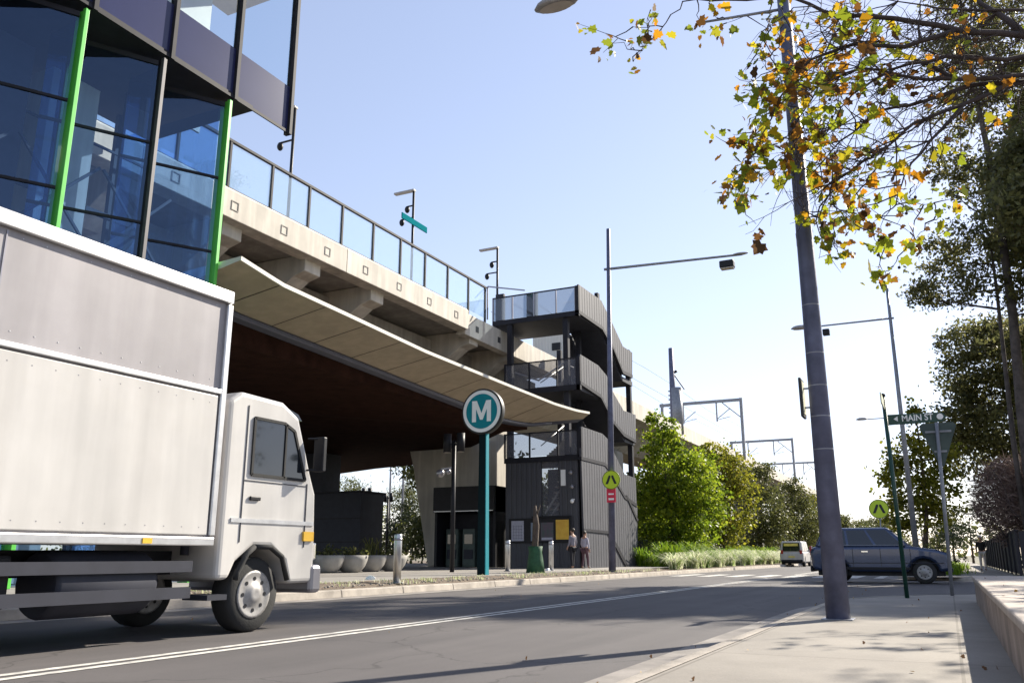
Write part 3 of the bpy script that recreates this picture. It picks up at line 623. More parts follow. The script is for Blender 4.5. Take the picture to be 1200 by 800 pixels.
# ================================================================== VIADUCT + PLATFORM
XV = -20.5
t = thing('railway_viaduct', 'long pale concrete railway viaduct with platform edge beam running into the distance', 'viaduct', (-25, 60, 0))
pp = [(-21.2,11.95),(XV,11.95),(XV,12.95),(-20.62,13.06),(-21.2,13.06)]
for a, b_ in ((-12,6.0),(6.02,16.1),(16.12,26.16),(26.18,36.2)):
    mb = MB(); mb.prism([(x, z) for x, z in pp], 'y', a, b_); mb.build('edge_beam', M['concrete'], t, bevel=.02)
for a, b_ in ((36.22,42.),(42.02,50.)): MB().prism([(-21.2,11.75),(-20.7,11.75),(-20.7,12.9),(-21.2,12.9)], 'y', a, b_).build('edge_beam', M['concrete'], t, bevel=.02)
for y in (17.4,19.95,22.43,24.93,27.44,29.94,32.46,34.97):
    z = 12.43; mb = MB()
    for x0, x1, z0, z1 in ((-.17,.17,.14,.17),(-.17,.17,-.17,-.14),(-.17,-.14,-.14,.14),(.14,.17,-.14,.14)): mb.box(XV+.002,XV+.02,y+x0,y+x1,z+z0,z+z1)
    mb.build('recess_frame', M['concrete_dark'], t)
for y in (37.48, 39.96): MB().box(-20.7,-20.69,y-.16,y+.16,12.12,12.44).build('vent', M['black'], t)
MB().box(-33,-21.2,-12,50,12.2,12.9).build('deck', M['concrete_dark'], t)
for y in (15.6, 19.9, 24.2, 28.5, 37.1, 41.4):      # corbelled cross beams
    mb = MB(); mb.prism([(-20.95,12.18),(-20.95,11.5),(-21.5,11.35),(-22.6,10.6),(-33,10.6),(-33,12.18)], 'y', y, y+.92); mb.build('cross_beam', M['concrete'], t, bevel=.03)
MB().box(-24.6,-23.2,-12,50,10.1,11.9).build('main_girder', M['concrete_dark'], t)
# viaduct beyond the station
for i in range(11):
    y0 = 50.0+12*i; mb = MB(); mb.box(-20.78,XV,y0+.02,y0+11.98,11.15,12.45); mb.build('parapet', M['concrete_pale'], t, bevel=.02)
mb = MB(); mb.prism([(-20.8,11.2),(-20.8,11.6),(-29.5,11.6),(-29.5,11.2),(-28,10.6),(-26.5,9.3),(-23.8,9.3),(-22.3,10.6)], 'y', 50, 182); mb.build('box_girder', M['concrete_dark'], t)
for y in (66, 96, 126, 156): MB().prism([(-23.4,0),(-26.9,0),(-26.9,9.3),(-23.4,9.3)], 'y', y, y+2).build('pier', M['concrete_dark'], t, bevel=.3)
# blade pier under the station
mb = MB(); mb.prism([(-26.6,.28),(-22.2,.28),(-22.2,10.6),(-29.0,10.6),(-27.75,5.9)], 'y', 42.6, 44.0); mb.build('pier', M['concrete'], t, bevel=.05)
# platform glass screen
s = thing('glass_balustrade', 'pale blue glass safety screen with dark posts along the platform edge', 'balustrade', (-20.75, 28, 13.06))
YS = [13.2, 15.4, 17.55]+[19.77,21.88,23.97,26.04,28.2,30.3,32.38,34.48,36.57,38.4]
for i, y in enumerate(YS):
    MB().box(-20.80,-20.70,y-.045,y+.045,12.9 if y > 36 else 13.06,14.80).build('post', M['frame'], s)
    if i < len(YS)-1: mb = MB(); mb.box(-20.765,-20.745,y+.06,YS[i+1]-.06,13.14,14.74); mb.build('glass_panel', M['platform'], s)
mb = MB(); mb.box(-20.81,-20.69,13,38.5,14.81,14.9); mb.build('top_rail', M['frame'], s); mb = MB(); mb.box(-20.80,-20.70,13,36.2,13.065,13.13); mb.build('bottom_rail', M['frame'], s)
# platform lamp posts
def platform_lamp(label, X, Y, ztop, sign=None):
    t = thing('platform_lamp', label, 'lamp post', (X, Y, 12.9), 'lamp posts on the platform'); mb = MB(); mb.tube([(X,Y,12.9),(X,Y,ztop)], .065, 10); mb.build('pole', M['black'], t)
    MB().box(X-1.15,X+.06,Y-.12,Y+.12,ztop-.02,ztop+.09).build('lamp_head', M['lampbody'], t, bevel=.03)
    for dz, dx in ((.9, -.35), (1.55, -.65)):
        mb = MB(); mb.bar((X,Y,ztop-dz+.12),(X+dx,Y,ztop-dz+.12),.06,.06); mb.ball((X+dx,Y-.02,ztop-dz-.05), (.13,.13,.19), 10, 8); mb.build('camera', M['black'], t)
    if sign:
        z, L = sign; sg = MB(); sg.box(X-.03+.1,X+.03+.1,Y-L/2,Y+L/2,z-.16,z+.16); sg.build('name_sign', M['tealmatte'], t, bevel=.02)
    return t
q = ony(485, 224, 33.5); platform_lamp('platform lamp post carrying cameras and a teal sign above the glass screen', q.x, 33.5, q.z, (ony(482,262,33.5).z, 2.3))
q = ony(583, 291, 40.5); platform_lamp('platform lamp post with cameras beside the top stair landing', q.x, 40.5, q.z)
q = ony(346, 127, 24.5); platform_lamp('platform lamp post standing just right of the blue glass building', q.x, 24.5, q.z)

# overhead line portals
def portal(label, Y, px, pyt, pyb, pl_):
    a = ony(px, pyt, Y); g = 'overhead line gantries on the viaduct'
    t = thing('overhead_line_gantry', label, 'gantry', (a.x, Y, 11.6), g)
    W = 9.5; mb = MB(); mb.bar((a.x,Y,11.6),(a.x,Y,a.z),.32,.32); mb.build('mast', M['galv'], t); mb = MB(); mb.bar((a.x-W,Y,11.6),(a.x-W,Y,a.z),.32,.32); mb.build('mast', M['galv'], t)
    mb = MB(); mb.bar((a.x-W-.3,Y,a.z-.2),(a.x+.1,Y,a.z-.2),.28,.34); mb.build('beam', M['galv'], t)
    mb = MB(); mb.bar((a.x-.1,Y,a.z-2.3),(a.x-2.2,Y,a.z-.4),.12,.12)
    for dx in (-2.9, -6.9): mb.bar((a.x+dx,Y,a.z-.3),(a.x+dx,Y,a.z-2.6),.16,.16); mb.bar((a.x+dx,Y,a.z-2.3),(a.x+dx+1.5,Y,a.z-1.2),.08,.08); mb.bar((a.x+dx,Y,a.z-2.4),(a.x+dx+1.6,Y,a.z-2.1),.06,.06)
    mb.build('registration_arm', M['galv'], t); return t
portal('nearest and largest overhead line gantry above the left tree row', 100, 868, 466, 530, 765)
portal('middle overhead line gantry, second beyond the tall round mast', 140, 928, 513, 550, 860)
portal('farthest overhead line gantry, lowest on the viaduct', 178, 959, 540, 565, 900)
q = ony(786, 408, 76); t = thing('overhead_line_mast', 'tall dark mast with a thick lower drum rising above the viaduct trees', 'mast', (q.x-.5, 76, 11.6))
mb = MB(); mb.tube([(q.x,76,11.6),(q.x,76,q.z)], [.34,.22], 10); mb.build('pole', M['polepaint'], t); mb = MB(); z0 = ony(786,455,76).z; mb.tube([(q.x+.35,76,11.6),(q.x+.35,76,z0)], .5, 14)
for i in range(9): mb.box(q.x-.42,q.x-.1,75.9,76.1,z0-.3-.4*i,z0-.2-.4*i)
mb.build('drum', M['galv'], t); mb = MB(); mb.bar((q.x,76,z0+1.6),(q.x+1.1,76,z0-.2),.1,.1); mb.bar((q.x,76,z0+1.4),(q.x+.5,76,z0+1.6),.2,.2); mb.build('bracket', M['black'], t)
t = thing('overhead_wire', 'thin overhead railway wires strung between the gantries', 'wire', (-23.8, 100, 17)); mb = MB()
for x, z in ((-23.8, 17.6), (-27.6, 17.6), (-23.8, 16.4), (-27.6, 16.4)): mb.tube([(x, y, z+.5*abs(math.sin(math.pi*(y-60)/40))*(z > 17)) for y in range(52, 182, 8)], .018, 4)
mb.build('cable', M['black'], t)

# ================================================================== CANOPY
t = thing('station_canopy', 'broad cream canopy with dark timber ceiling over the station entrance', 'canopy', (-17, 27, 7))
oy = [15.2, 16.8, 19.4, 24., 30.7, 35., 37.5, 39.3]; oz = [8.15, 7.9, 7.8, 7.6, 7.53, 7.5, 7.58, 7.72]
gpts = [(-17.3,16.0,7.72),(-17.3,17.3,7.55),(-17.3,22.,7.36),(-17.3,27.3,7.12),(-17.3,34.0,6.87),(-17.25,39.2,7.1)]
outer = list(zip(oy, oz))
def lerp_tab(tab, y):
    for (a, za), (b, zb) in zip(tab, tab[1:]):
        if a <= y <= b: return za+(zb-za)*(y-a)/(b-a)
    return tab[0][1] if y < tab[0][0] else tab[-1][1]
n = 44; ysam = [15.2+(39.3-15.2)*i/n for i in range(n+1)]
def gx(y): return -17.3 if y < 35.5 else -17.3+1.7*((y-35.5)/3.8)**1.6
gz_tab = [(15.2,7.78),(17.3,7.55),(22.,7.36),(27.3,7.12),(34.0,6.87),(36.5,7.0),(39.3,7.5)]
def sheet(A, B, nm, mt, th=.0):
    mb = MB(); n_ = len(A); mb.add(A+B, [(i, i+1, n_+i+1, n_+i) for i in range(n_-1)], True); return mb.build(nm, mt, t)
A = [(-15.3, y, lerp_tab(outer, y)) for y in ysam]; B = [(gx(y), y, lerp_tab(gz_tab, y)) for y in ysam]
sheet(A, B, 'soffit', M['soffit'])
A2 = [(x-.0, y, z+.11) for x, y, z in A]; B2 = [(x, y, z+.36) for x, y, z in B]
sheet(A2, B2, 'roof_sheet', M['concrete_pale'])
mb = MB(); n_ = len(A); mb.add([(x, y, z) for x, y, z in A]+[(x+.05, y, z) for x, y, z in A]+[(x+.05, y, z+.11) for x, y, z in A]+[(x, y, z+.11) for x, y, z in A], [(q*n_+i, q*n_+i+1, ((q+1) % 4)*n_+i+1, ((q+1) % 4)*n_+i) for q in range(4) for i in range(n_-1)]+[(0,n_,2*n_,3*n_),(n_-1,2*n_-1,3*n_-1,4*n_-1)]); mb.build('fascia', M['canopy_white'], t)
for i in (0, -1): MB().add([A[i], B[i], B2[i], A2[i]], [(0,1,2,3)]).build('end_plate', M['canopy_white'], t)
for k_ in range(12):        # panel joints
    y = 16.7+1.95*k_; y2 = y+.1
    if y2 > 38: continue
    a = Vector((-15.31, y, lerp_tab(outer, y)-.004)); c_ = Vector((gx(y), y+.0, lerp_tab(gz_tab, y)-.004)); mb = MB(); mb.bar(a, c_, .022, .008); mb.build('panel_joint', M['frame'], t)
G = [Vector(b_) for b_ in B]
mb = MB(); mb.tube([g_+Vector((-.05,0,-.05)) for g_ in G[:-3]], .11, 8); mb.build('gutter_pipe', M['gutterblue'], t)
mb = MB(); mb.add([tuple(g_+Vector((-.02,0,.0))) for g_ in G]+[tuple(g_+Vector((-.32,0,-.16))) for g_ in G], [(i, i+1, n+1+i+1, n+1+i) for i in range(n)]); mb.build('gutter_board', M['gutterblue'], t)
# timber ceiling inside, far edge follows a shallow curve
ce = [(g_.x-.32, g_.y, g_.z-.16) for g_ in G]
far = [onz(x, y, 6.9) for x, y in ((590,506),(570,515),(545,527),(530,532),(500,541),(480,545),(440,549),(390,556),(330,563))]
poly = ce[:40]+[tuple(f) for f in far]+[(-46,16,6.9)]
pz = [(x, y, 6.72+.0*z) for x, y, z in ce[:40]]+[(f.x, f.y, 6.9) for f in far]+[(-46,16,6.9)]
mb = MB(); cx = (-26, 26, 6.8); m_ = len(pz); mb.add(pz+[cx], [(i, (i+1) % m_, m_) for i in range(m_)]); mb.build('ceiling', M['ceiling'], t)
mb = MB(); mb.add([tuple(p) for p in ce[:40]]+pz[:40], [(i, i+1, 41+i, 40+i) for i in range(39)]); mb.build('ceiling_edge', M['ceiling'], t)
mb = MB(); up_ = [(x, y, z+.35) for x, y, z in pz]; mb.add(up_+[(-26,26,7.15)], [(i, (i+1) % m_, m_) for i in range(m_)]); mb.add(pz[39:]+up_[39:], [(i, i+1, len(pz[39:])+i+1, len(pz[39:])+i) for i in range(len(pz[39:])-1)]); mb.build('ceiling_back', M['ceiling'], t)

# dark station rooms under the canopy
t = thing('station_room', 'low dark panelled station room behind the row of bowl planters', 'building', (-36, 40, .28))
MB().box(-46,-29.5,40,42.2,.28,4.35).build('wall', M['darkgrey'], t); mb = MB()
for z in (2.9, 1.6): mb.box(-46,-29.5,39.975,39.998,z,z+.06)
mb.build('panel_joint', M['black'], t); MB().box(-46.1,-29.4,39.9,42.3,4.352,4.47).build('roof', M['frame'], t); MB().box(-34.2,-32.6,40.3,42,4.47,6.8).build('column', M['darkgrey'], t)
t = thing('ticket_kiosk', 'dark recessed ticket alcove with two machines beside the concrete pier', 'kiosk', (-23, 42, .28))
mb = MB(); mb.box(-24.9,-21.3,41.9,42.5,.28,4.5); mb.build('back_wall', M['frame'], t); mb = MB(); mb.box(-24.95,-24.8,40.6,41.89,.28,4.5); mb.box(-21.35,-21.2,40.6,41.89,.28,4.5); mb.box(-24.95,-21.2,40.4,41.89,3.15,4.5); mb.build('surround', M['black'], t)
mb = MB(); mb.box(-24.9,-21.25,40.36,40.39,3.18,3.22); mb.build('light_strip', M['alu'], t)
for x in (-24.2, -23.15):
    o = MB().box(x-.38,x+.38,41.2,41.88,.29,2.3).build('machine', M['signback'], t, bevel=.03); MB().box(x-.25,x+.25,41.17,41.195,1.5,2.0).build('screen', M['carglass'], o); MB().box(x-.28,x+.28,41.17,41.195,.7,1.2).build('slot_panel', M['darkgrey'], o)

# ================================================================== STAIR TOWER
XT = -16.0; TY0, TY1 = 40.0, 48.8
t = thing('stair_tower', 'dark grey open stair tower with ribbed side panels beside the platform end', 'stair tower', (-18, 44, .28))
def pxpoly(pts, X): return [(p.y, p.z) for p in (onx(x, y, X) for x, y in pts)]
lv = [5.85, 9.45, 13.4]; mid = [7.55, 11.15]
def interp(tab, y):
    for (a, za), (b_, zb) in zip(tab, tab[1:]):
        if a <= y <= b_: return za+(zb-za)*(y-a)/max(1e-6, b_-a)
    return None
def ribs(mb, top, bot, x):
    A_ = pxpoly(top, XT); B_ = pxpoly(bot, XT); y = max(A_[0][0], B_[0][0])+.12
    while y < min(A_[-1][0], B_[-1][0])-.05:
        z1, z0 = interp(A_, y), interp(B_, y)
        if z1 and z0 and z1-z0 > .1: mb.box(x, x+.009, y-.018, y+.018, z0+.03, z1-.03)
        y += .36
def band(top, bot, nm, mt, x0=XT-.1, x1=XT): mb = MB(); mb.prism(pxpoly(top+bot[::-1], XT), 'x', x0, x1); ribs(mb, top, bot, x1); return mb.build(nm, mt, t)
UT = [(678,333),(704.7,352),(717.8,379),(730,405.6),(741,413)]; UB = [(678,363),(705.6,382),(718.7,405.6),(730,433.7),(741,439)]
MT = [(680,415),(701,428),(711,440),(716,455),(731,481),(745,486)]; MBt = [(680,446),(704,462),(712,478),(717,490),(731,507),(745,515)]
LT = [(681.5,499.5),(706,508),(713,515),(720,531),(732,555.5),(745,560)]; LB = [(681,534.5),(708.6,541.5),(713,547),(726,569.5),(732,580),(746,590)]
for T_, B_ in ((UT, UB), (MT, MBt), (LT, LB)):
    band(T_, B_, 'side_panel', M['panel']); 
    lo = [(x, y+2.2) for x, y in B_]; hi = [(x, y-1.) for x, y in B_]; mb = MB(); mb.prism(pxpoly([(x, y+.2) for x, y in B_]+[(x, y+4) for x, y in B_][::-1], XT), 'x', XT-.16, XT+.03); mb.build('stringer', M['frame'], t)
mb = MB(); mb.prism(pxpoly([(681.5,539),(708.6,546),(713,551.5),(726,574),(732,584.5),(747,594),(747,664),(686,665.5)], XT), 'x', XT-.1, XT-.004); ribs(mb, [(681.5,539),(708.6,546),(713,551.5),(726,574),(732,584.5),(747,594)], [(686,665.5),(747,664)], XT-.004); mb.build('side_panel', M['panel'], t)
mb = MB(); mb.prism(pxpoly([(683,619),(713,622),(724,640),(736,664),(733,664),(722,643),(712,625),(683,622)], XT), 'x', XT-.003, XT+.05); mb.build('stringer', M['frame'], t)
mb = MB(); mb.prism(pxpoly([(733,580),(735,580),(748,610),(746,610)], XT), 'x', XT-.003, XT+.04); mb.build('handrail', M['black'], t)
# landings (near end), mid landings (far end), flights between them
for z in lv: MB().box(-21.15 if z > 13 else -20.4,XT-.12,TY0,43.4,z-.28,z-.02).build('landing', M['darkgrey'], t)
for z in mid: MB().box(-20.0,XT-.12,47.0,TY1,z-.28,z-.02).build('landing', M['darkgrey'], t)
def flight(x0, x1, z0, z1, y0=47.0, y1=43.4):
    mb = MB(); n_ = 11
    mb.prism([(y0, z0-.25), (y0, z0-.02), (y1, z1-.02), (y1, z1-.25)], 'x', x0, x1); mb.build('stair_flight', M['darkgrey'], t)
    mb = MB()
    for i in range(n_):
        u = i/n_; mb.box(x0,x1,min(y0+(y1-y0)*u, y0+(y1-y0)*(u+1/n_)),max(y0+(y1-y0)*u, y0+(y1-y0)*(u+1/n_)),z0+(z1-z0)*u-.015,z0+(z1-z0)*(u+1/n_))
    mb.build('treads', M['concrete_dark'], t)
    mb = MB(); xm = x0+.1
    mb.tube([(xm,y0,z0+1.),(xm,y1,z1+1.)], .03, 8)
    mb.tube([(x1-.1,y0,z0+1.),(x1-.1,y1,z1+1.)], .03, 8); mb.build('handrail', M['alu'], t)
flight(-17.9,-16.15, mid[1], lv[2]); flight(-19.9,-18.2, mid[1], lv[1]); flight(-17.9,-16.15, mid[0], lv[1]); flight(-19.9,-18.2, mid[0], lv[0]); flight(-17.9,-16.15, 3.4, lv[0])
flight(-19.9,-18.2, 3.4, .3)
MB().box(-20.,XT-.12,47,TY1,3.1,3.38).build('landing', M['darkgrey'], t)
# near face screens
for z, x0, h in ((lv[2], -21.1, 1.32), (lv[1], -20.35, 1.42), (lv[0], -20.35, 1.25)):
    m_ = M['screen'] if z > 13 else M['mesh']
    xs = [x0, -18.9, -17.3, XT-.2] if z < 13 else [x0, -19.9, -18.6, -17.3, XT-.2]
    for a, b_ in zip(xs, xs[1:]): MB().box(a+.05,b_-.05,TY0-.02,TY0,z+.0,z+h-.06).build('screen_panel', m_, t)
    for a in xs: MB().box(a-.035,a+.035,TY0-.05,TY0+.03,z-.02,z+h).build('post', M['frame'] if z < 13 else M['greyfin'], t)
    mb = MB(); mb.box(x0,XT,TY0-.05,TY0+.03,z+h-.058,z+h+.0); mb.build('top_rail', M['frame'], t); MB().box(x0,XT,TY0-.06,TY0+.05,z-.3,z-.025).build('edge_beam', M['frame'], t)
    MB().box(XT-.2,XT+.012,TY0-.06,TY0+.14,z-.3,z+h+.02).build('corner_post', M['frame'], t)
# right column of handrails on the landing faces
for z in lv[1:2]:
    mb = MB(); mb.tube([(-19.9,TY0+.25,z+1.0),(-18.5,TY0+.3,z+.45),(-17.2,TY0+.6,z+1.3),(-16.6,TY0+.6,z+1.0)], .05, 8); mb.build('handrail', M['sign_white'], t)
# upper entry: dark blue door panels and frames
MB().box(-21.0,-20.5,TY0+.1,TY0+.3,13.4,14.95).build('gate_post', M['darkgrey'], t); MB().box(-19.1,-18.5,TY0+.1,TY0+.3,13.4,14.75).build('gate_post', M['darkgrey'], t); mb = MB(); mb.bar((-20.7,38.6,14.95),(-19.2,40.1,14.95),.06,.06); mb.bar((-20.7,38.6,13.1),(-20.7,38.6,14.95),.06,.06); mb.build('gate_frame', M['greyfin'], t)
mb = MB(); mb.box(-16.25,-16.05,43.0,43.3,13.4,15.2); mb.build('post', M['frame'], t)
MB().box(-18.12,-17.98,43.5,47.0,.3,13.1).build('core_wall', M['darkgrey'], t)
# columns, back wall, lift shaft
for x, y in ((-20.1,40.15),(-17.35,43.2),(-20.1,46.9),(-17.9,48.6),(-16.3,48.6),(-16.85,40.25)):
    MB().box(x-.14,x+.14,y-.14,y+.14,.28,13.1 if x != -17.35 else 13.1).build('column', M['frame'], t)
mb = MB(); mb.prism([(-23.4,12.9),(-20.55,12.9),(-20.55,14.9),(-22.2,15.6),(-23.4,15.0)], 'y', 50.1, 52.5); mb.build('lift_shaft', M['cream'], t)
mb = MB(); mb.box(-22.0,-21.4,50.05,50.09,14.0,14.5); mb.build('vent', M['black'], t)
# ground storey front
MB().box(-20.3,-18.25,TY0,TY0+.1,.28,5.56).build('front_panel', M['ribdark'], t); MB().box(-18.22,-17.3,TY0+.02,TY0+.08,.28,2.75).build('front_panel', M['ribdark'], t); MB().box(-17.27,-16.22,TY0,TY0+.1,.28,5.56).build('front_panel', M['ribdark'], t)
mb = MB(); mb.box(-18.22,-17.3,TY0+.03,TY0+.06,2.78,5.54); mb.build('screen_panel', M['mesh'], t); mb = MB(); mb.bar((-18.15,TY0+.2,2.95),(-17.35,TY0+.3,4.1),.08,.08); mb.bar((-17.85,TY0+.3,2.85),(-17.35,TY0+.3,3.5),.07,.07); mb.build('handrail', M['sign_white'], t)
mb = MB()
for i in range(9): mb.box(-18.2+.1*i,-17.35,TY0+.5,TY0+.9,2.85+.28*i,2.92+.28*i)
mb.build('treads', M['concrete'], t)
MB().box(-19.4,-17.0,TY0+3.4,TY0+3.5,.28,5.5).build('inner_wall', M['darkgrey'], t)
mb = MB(); mb.box(-17.15,-16.9,TY0-.06,TY0-.005,4.3,5.1); mb.build('sign_panel', M['sign_white'], t)
for x, z in ((-16.5,5.0),(-16.45,3.6),(-16.45,4.3)):
    mb = MB(); mb.bar((x,TY0,z),(x,TY0-.28,z),.06,.06); mb.ball((x,TY0-.3,z-.1), .1, 10, 8); mb.build('camera', M['sign_white'] if z < 4 else M['greyfin'], t)
# notice board
t = thing('notice_board', 'dark framed notice board with four posters on the stair tower front', 'notice board', (-18.3, 39.9, .9))
mb = MB(); mb.box(-20.05,-16.6,39.88,39.97,1.5,2.72); mb.box(-18.75,-16.6,39.86,39.97,2.73,2.82); mb.build('frame', M['black'], t, bevel=.01)
for x0, x1, z0, z1, m_ in ((-19.9,-19.2,1.6,2.6,'paper'),(-18.8,-18.36,1.6,2.5,'posterblue'),(-18.25,-17.55,1.6,2.5,'posterdark'),(-17.42,-16.72,1.66,2.62,'posterorange')): 
    o = MB().box(x0,x1,39.865,39.878,z0,z1).build('poster', M[m_], t)
    if m_ == 'posterdark': MB().box(x0+.05,x1-.05,39.86,39.864,z0+.04,z0+.16).build('caption_strip', M['paper'], o)
    if m_ == 'paper':
        mb = MB()
        for i in range(5): mb.box(x0+.06,x1-.06,39.861,39.864,z0+.12+.15*i,z0+.13+.15*i)
        for i in range(4): mb.box(x0+.12+.15*i,x0+.13+.15*i,39.8615,39.8645,z0+.08,z0+.8)
        mb.build('timetable_grid', M['darkgrey'], o)

# ================================================================== STREET FURNITURE, left
t = thing('metro_sign', 'tall teal station totem with a round white ringed M sign', 'sign', (-14.15, 26.2, .22))
mb = MB(); mb.hexa([(-14.33,26.1,.2),(-14.03,26.1,.2),(-14.03,26.34,.2),(-14.33,26.34,.2)], [(-14.30,26.12,5.1),(-14.05,26.12,5.1),(-14.05,26.32,5.1),(-14.30,26.32,5.1)]); mb.build('post', M['tealshade'], t)  # teal post, the shade of its front put into a near-black teal
mb = MB(); mb.hexa([(-14.029,26.1,.2),(-14.0,26.1,.2),(-14.0,26.34,.2),(-14.029,26.34,.2)], [(-14.049,26.12,5.08),(-14.02,26.12,5.08),(-14.02,26.32,5.08),(-14.049,26.32,5.08)]); mb.build('sunlit_side', M['teal'], t)  # thin brighter teal sheet that paints the sunlit side of the post
dc = (-14.17, 26.05, 5.815); r_ = .81
mb = MB(); mb.lathe([(r_, 0), (r_, .22)], dc, 48, 'y'); mb.build('drum', M['signblack'], t, bevel=.01)
mb = MB(); mb.lathe([(r_*.92, -.012), (r_*.92, -.002)], dc, 48, 'y'); d = mb.build('ring', M['sign_white'], t); mb = MB(); mb.lathe([(r_*.765, -.018), (r_*.765, -.0125)], dc, 48, 'y'); mb.build('roundel', M['teal'], t)
mu_ = [(0,0),(0,1),(.25,1),(.5,.40),(.75,1),(1,1),(1,0),(.79,0),(.79,.62),(.57,.10),(.43,.10),(.21,.62),(.21,0)]
mb = MB(); mb.prism([(dc[0]+(u-.5)*.75, dc[2]+(w_-.5)*.75) for u, w_ in mu_], 'y', dc[1]-.03, dc[1]-.02); mb.build('lettering', M['sign_white'], t)
MB().box(-14.5,-13.85,25.95,26.5,.2,.25).build('base_plate', M['kerb'], t)
# crossing pole with outreach
b = Vector((-12.62, 34.7, .2)); t = thing('street_lamp', 'slender grey lamp pole with long arm over the road at the crossing', 'street lamp', b)
mb = MB(); mb.tube([b, (-12.36, 34.7, 15.4)], [.15, .085], 14); mb.build('pole', M['polepaint'], t)
e = ony(870, 298, 34.7); s0 = ony(713, 315, 34.7); mb = MB(); mb.tube([s0+Vector((-.2,0,0)), e], [.065, .05], 8); mb.build('lamp_arm', M['galv'], t); cobra(t, e+Vector((-.1,0,.02)), .7, .25, .1)
f = ony(852, 309, 34.7); mb = MB(); mb.box(f.x-.3,f.x+.3,34.5,34.9,f.z-.2,f.z+.12); fl = mb.build('floodlight', M['black'], t, bevel=.05); MB().box(f.x-.27,f.x+.27,34.53,34.87,f.z-.23,f.z-.205).build('lens', M['lens'], fl)
q = ony(716.5, 562, 34.5); 
t = thing('crossing_sign', 'round yellow green crossing disc with red plate on the slender lamp pole', 'sign', (q.x, 34.5, 3.2)); crossing_face(t, (q.x+.0, 34.45, q.z), .40)
q = ony(716.5, 580, 34.5); MB().box(q.x-.2,q.x+.2,34.47,34.49,q.z-.3,q.z+.28).build('red_plate', M['signred'], t); mb = MB(); mb.box(q.x-.12,q.x+.12,34.46,34.468,q.z-.2,q.z-.12); mb.box(q.x-.12,q.x+.12,34.46,34.468,q.z+.02,q.z+.08); mb.build('plate_text_bars', M['sign_white'], t); mb = MB(); mb.box(q.x-.03,q.x+.03,34.49,34.62,q.z-.1,q.z-.04); mb.build('bracket', M['galv'], t)
# twin lamps
def twin(label, X, Y, z0, zt, cams):
    t = thing('twin_lamp', label, 'lamp post', (X, Y, z0), 'black twin lamps in the plaza'); mb = MB(); mb.tube([(X,Y,z0),(X,Y,zt-.3)], .085, 12); mb.build('pole', M['black'], t)
    mb = MB(); mb.bar((X-.32,Y,zt-.45),(X+.32,Y,zt-.45),.06,.06); mb.build('cross_arm', M['black'], t)
    for dx in (-.3, .3): o = MB().lathe([(.16, 0), (.16, .72)], (X+dx, Y, zt-.75), 16).build('lamp_head', M['black'], t); MB().lathe([(.13, 0), (.13, .01)], (X+dx, Y, zt-.765), 16).build('lens', M['lens'], o)
    if cams:
        mb = MB(); mb.bar((X,Y,zt-1.35),(X-.55,Y,zt-1.4),.06,.06); mb.ball((X-.6,Y,zt-1.55), .17, 10, 8); mb.ball((X-.25,Y,zt-1.5), .12, 10, 8); mb.build('camera', M['greyfin'], t)
twin('nearest black twin lamp post standing left of the M totem', -16.83, 28.7, .26, 5.55, True)
q = ony(430, 571, 56); twin('black lamp post beside the end of the dark station room', q.x, 56, .28, q.z, False)
q = ony(455, 577, 60); twin('black twin lamp post in front of the dark garden trees', q.x, 60, .28, q.z, False)
for (x, y0, Y, lb) in ((473, 548, 70, 'thin pale flood pole nearest the slanted concrete pier'), (458, 549, 76, 'thin pale flood pole behind the twin lamp under the canopy gap')):
    q = ony(x, y0, Y); t = tag(MB().tube([(q.x, Y, 0), (q.x, Y, q.z+6)], [.14, .08], 8).build('light_pole', M['galv'], loc=(q.x, Y, 0)), lb, 'pole', 'pale poles beyond the underpass')
# bollards
def bollard(X, Y, z, h, r, label):
    t = thing('bollard', label, 'bollard', (X, Y, z), 'metal bollards behind the left kerb'); mb = MB(); mb.lathe([(r, 0), (r, h-.03), (r*.9, h)], (X, Y, z), 18); mb.build('post', M['alu'], t); MB().lathe([(r*1.04, h-.16), (r*1.04, h-.10)], (X, Y, z), 18).build('band', M['greyfin'], t); MB().lathe([(r*1.5, 0), (r*1.5, .02)], (X, Y, z+.003), 18).build('foot_ring', M['galv'], t); return t
q = onz(465, 683, .22); b1 = bollard(q.x, q.y, .22, 1.2, .10, 'pale metal bollard in front of the bowl planters, nearest of the three'); 
q = onz(595, 669, .28); q2 = onz(646, 668, .28); dup(b1, (q.x, q.y, .28), 'metal bollard standing just right of the M totem'); dup(b1, (q2.x, q2.y, .28), 'metal bollard right of the guarded sapling stump')
q = onz(325, 679, .2); t = thing('marker_post', 'thin white marker post in a tuft of grass beside the truck cab', 'post', (q.x, q.y, .18)); tp = ony(329, 626, q.y)
# keep the stake just behind the kerb
mb = MB(); mb.tube([(q.x, q.y, .18), tp], .045, 8); mb.build('post', M['sign_white'], t); blade_obj('grass_tuft', blades([(q.x+random.gauss(0,.35), q.y+random.gauss(0,.3), .24) for _ in range(14)], 16, .4, .08, .01), LM['grass'], t)
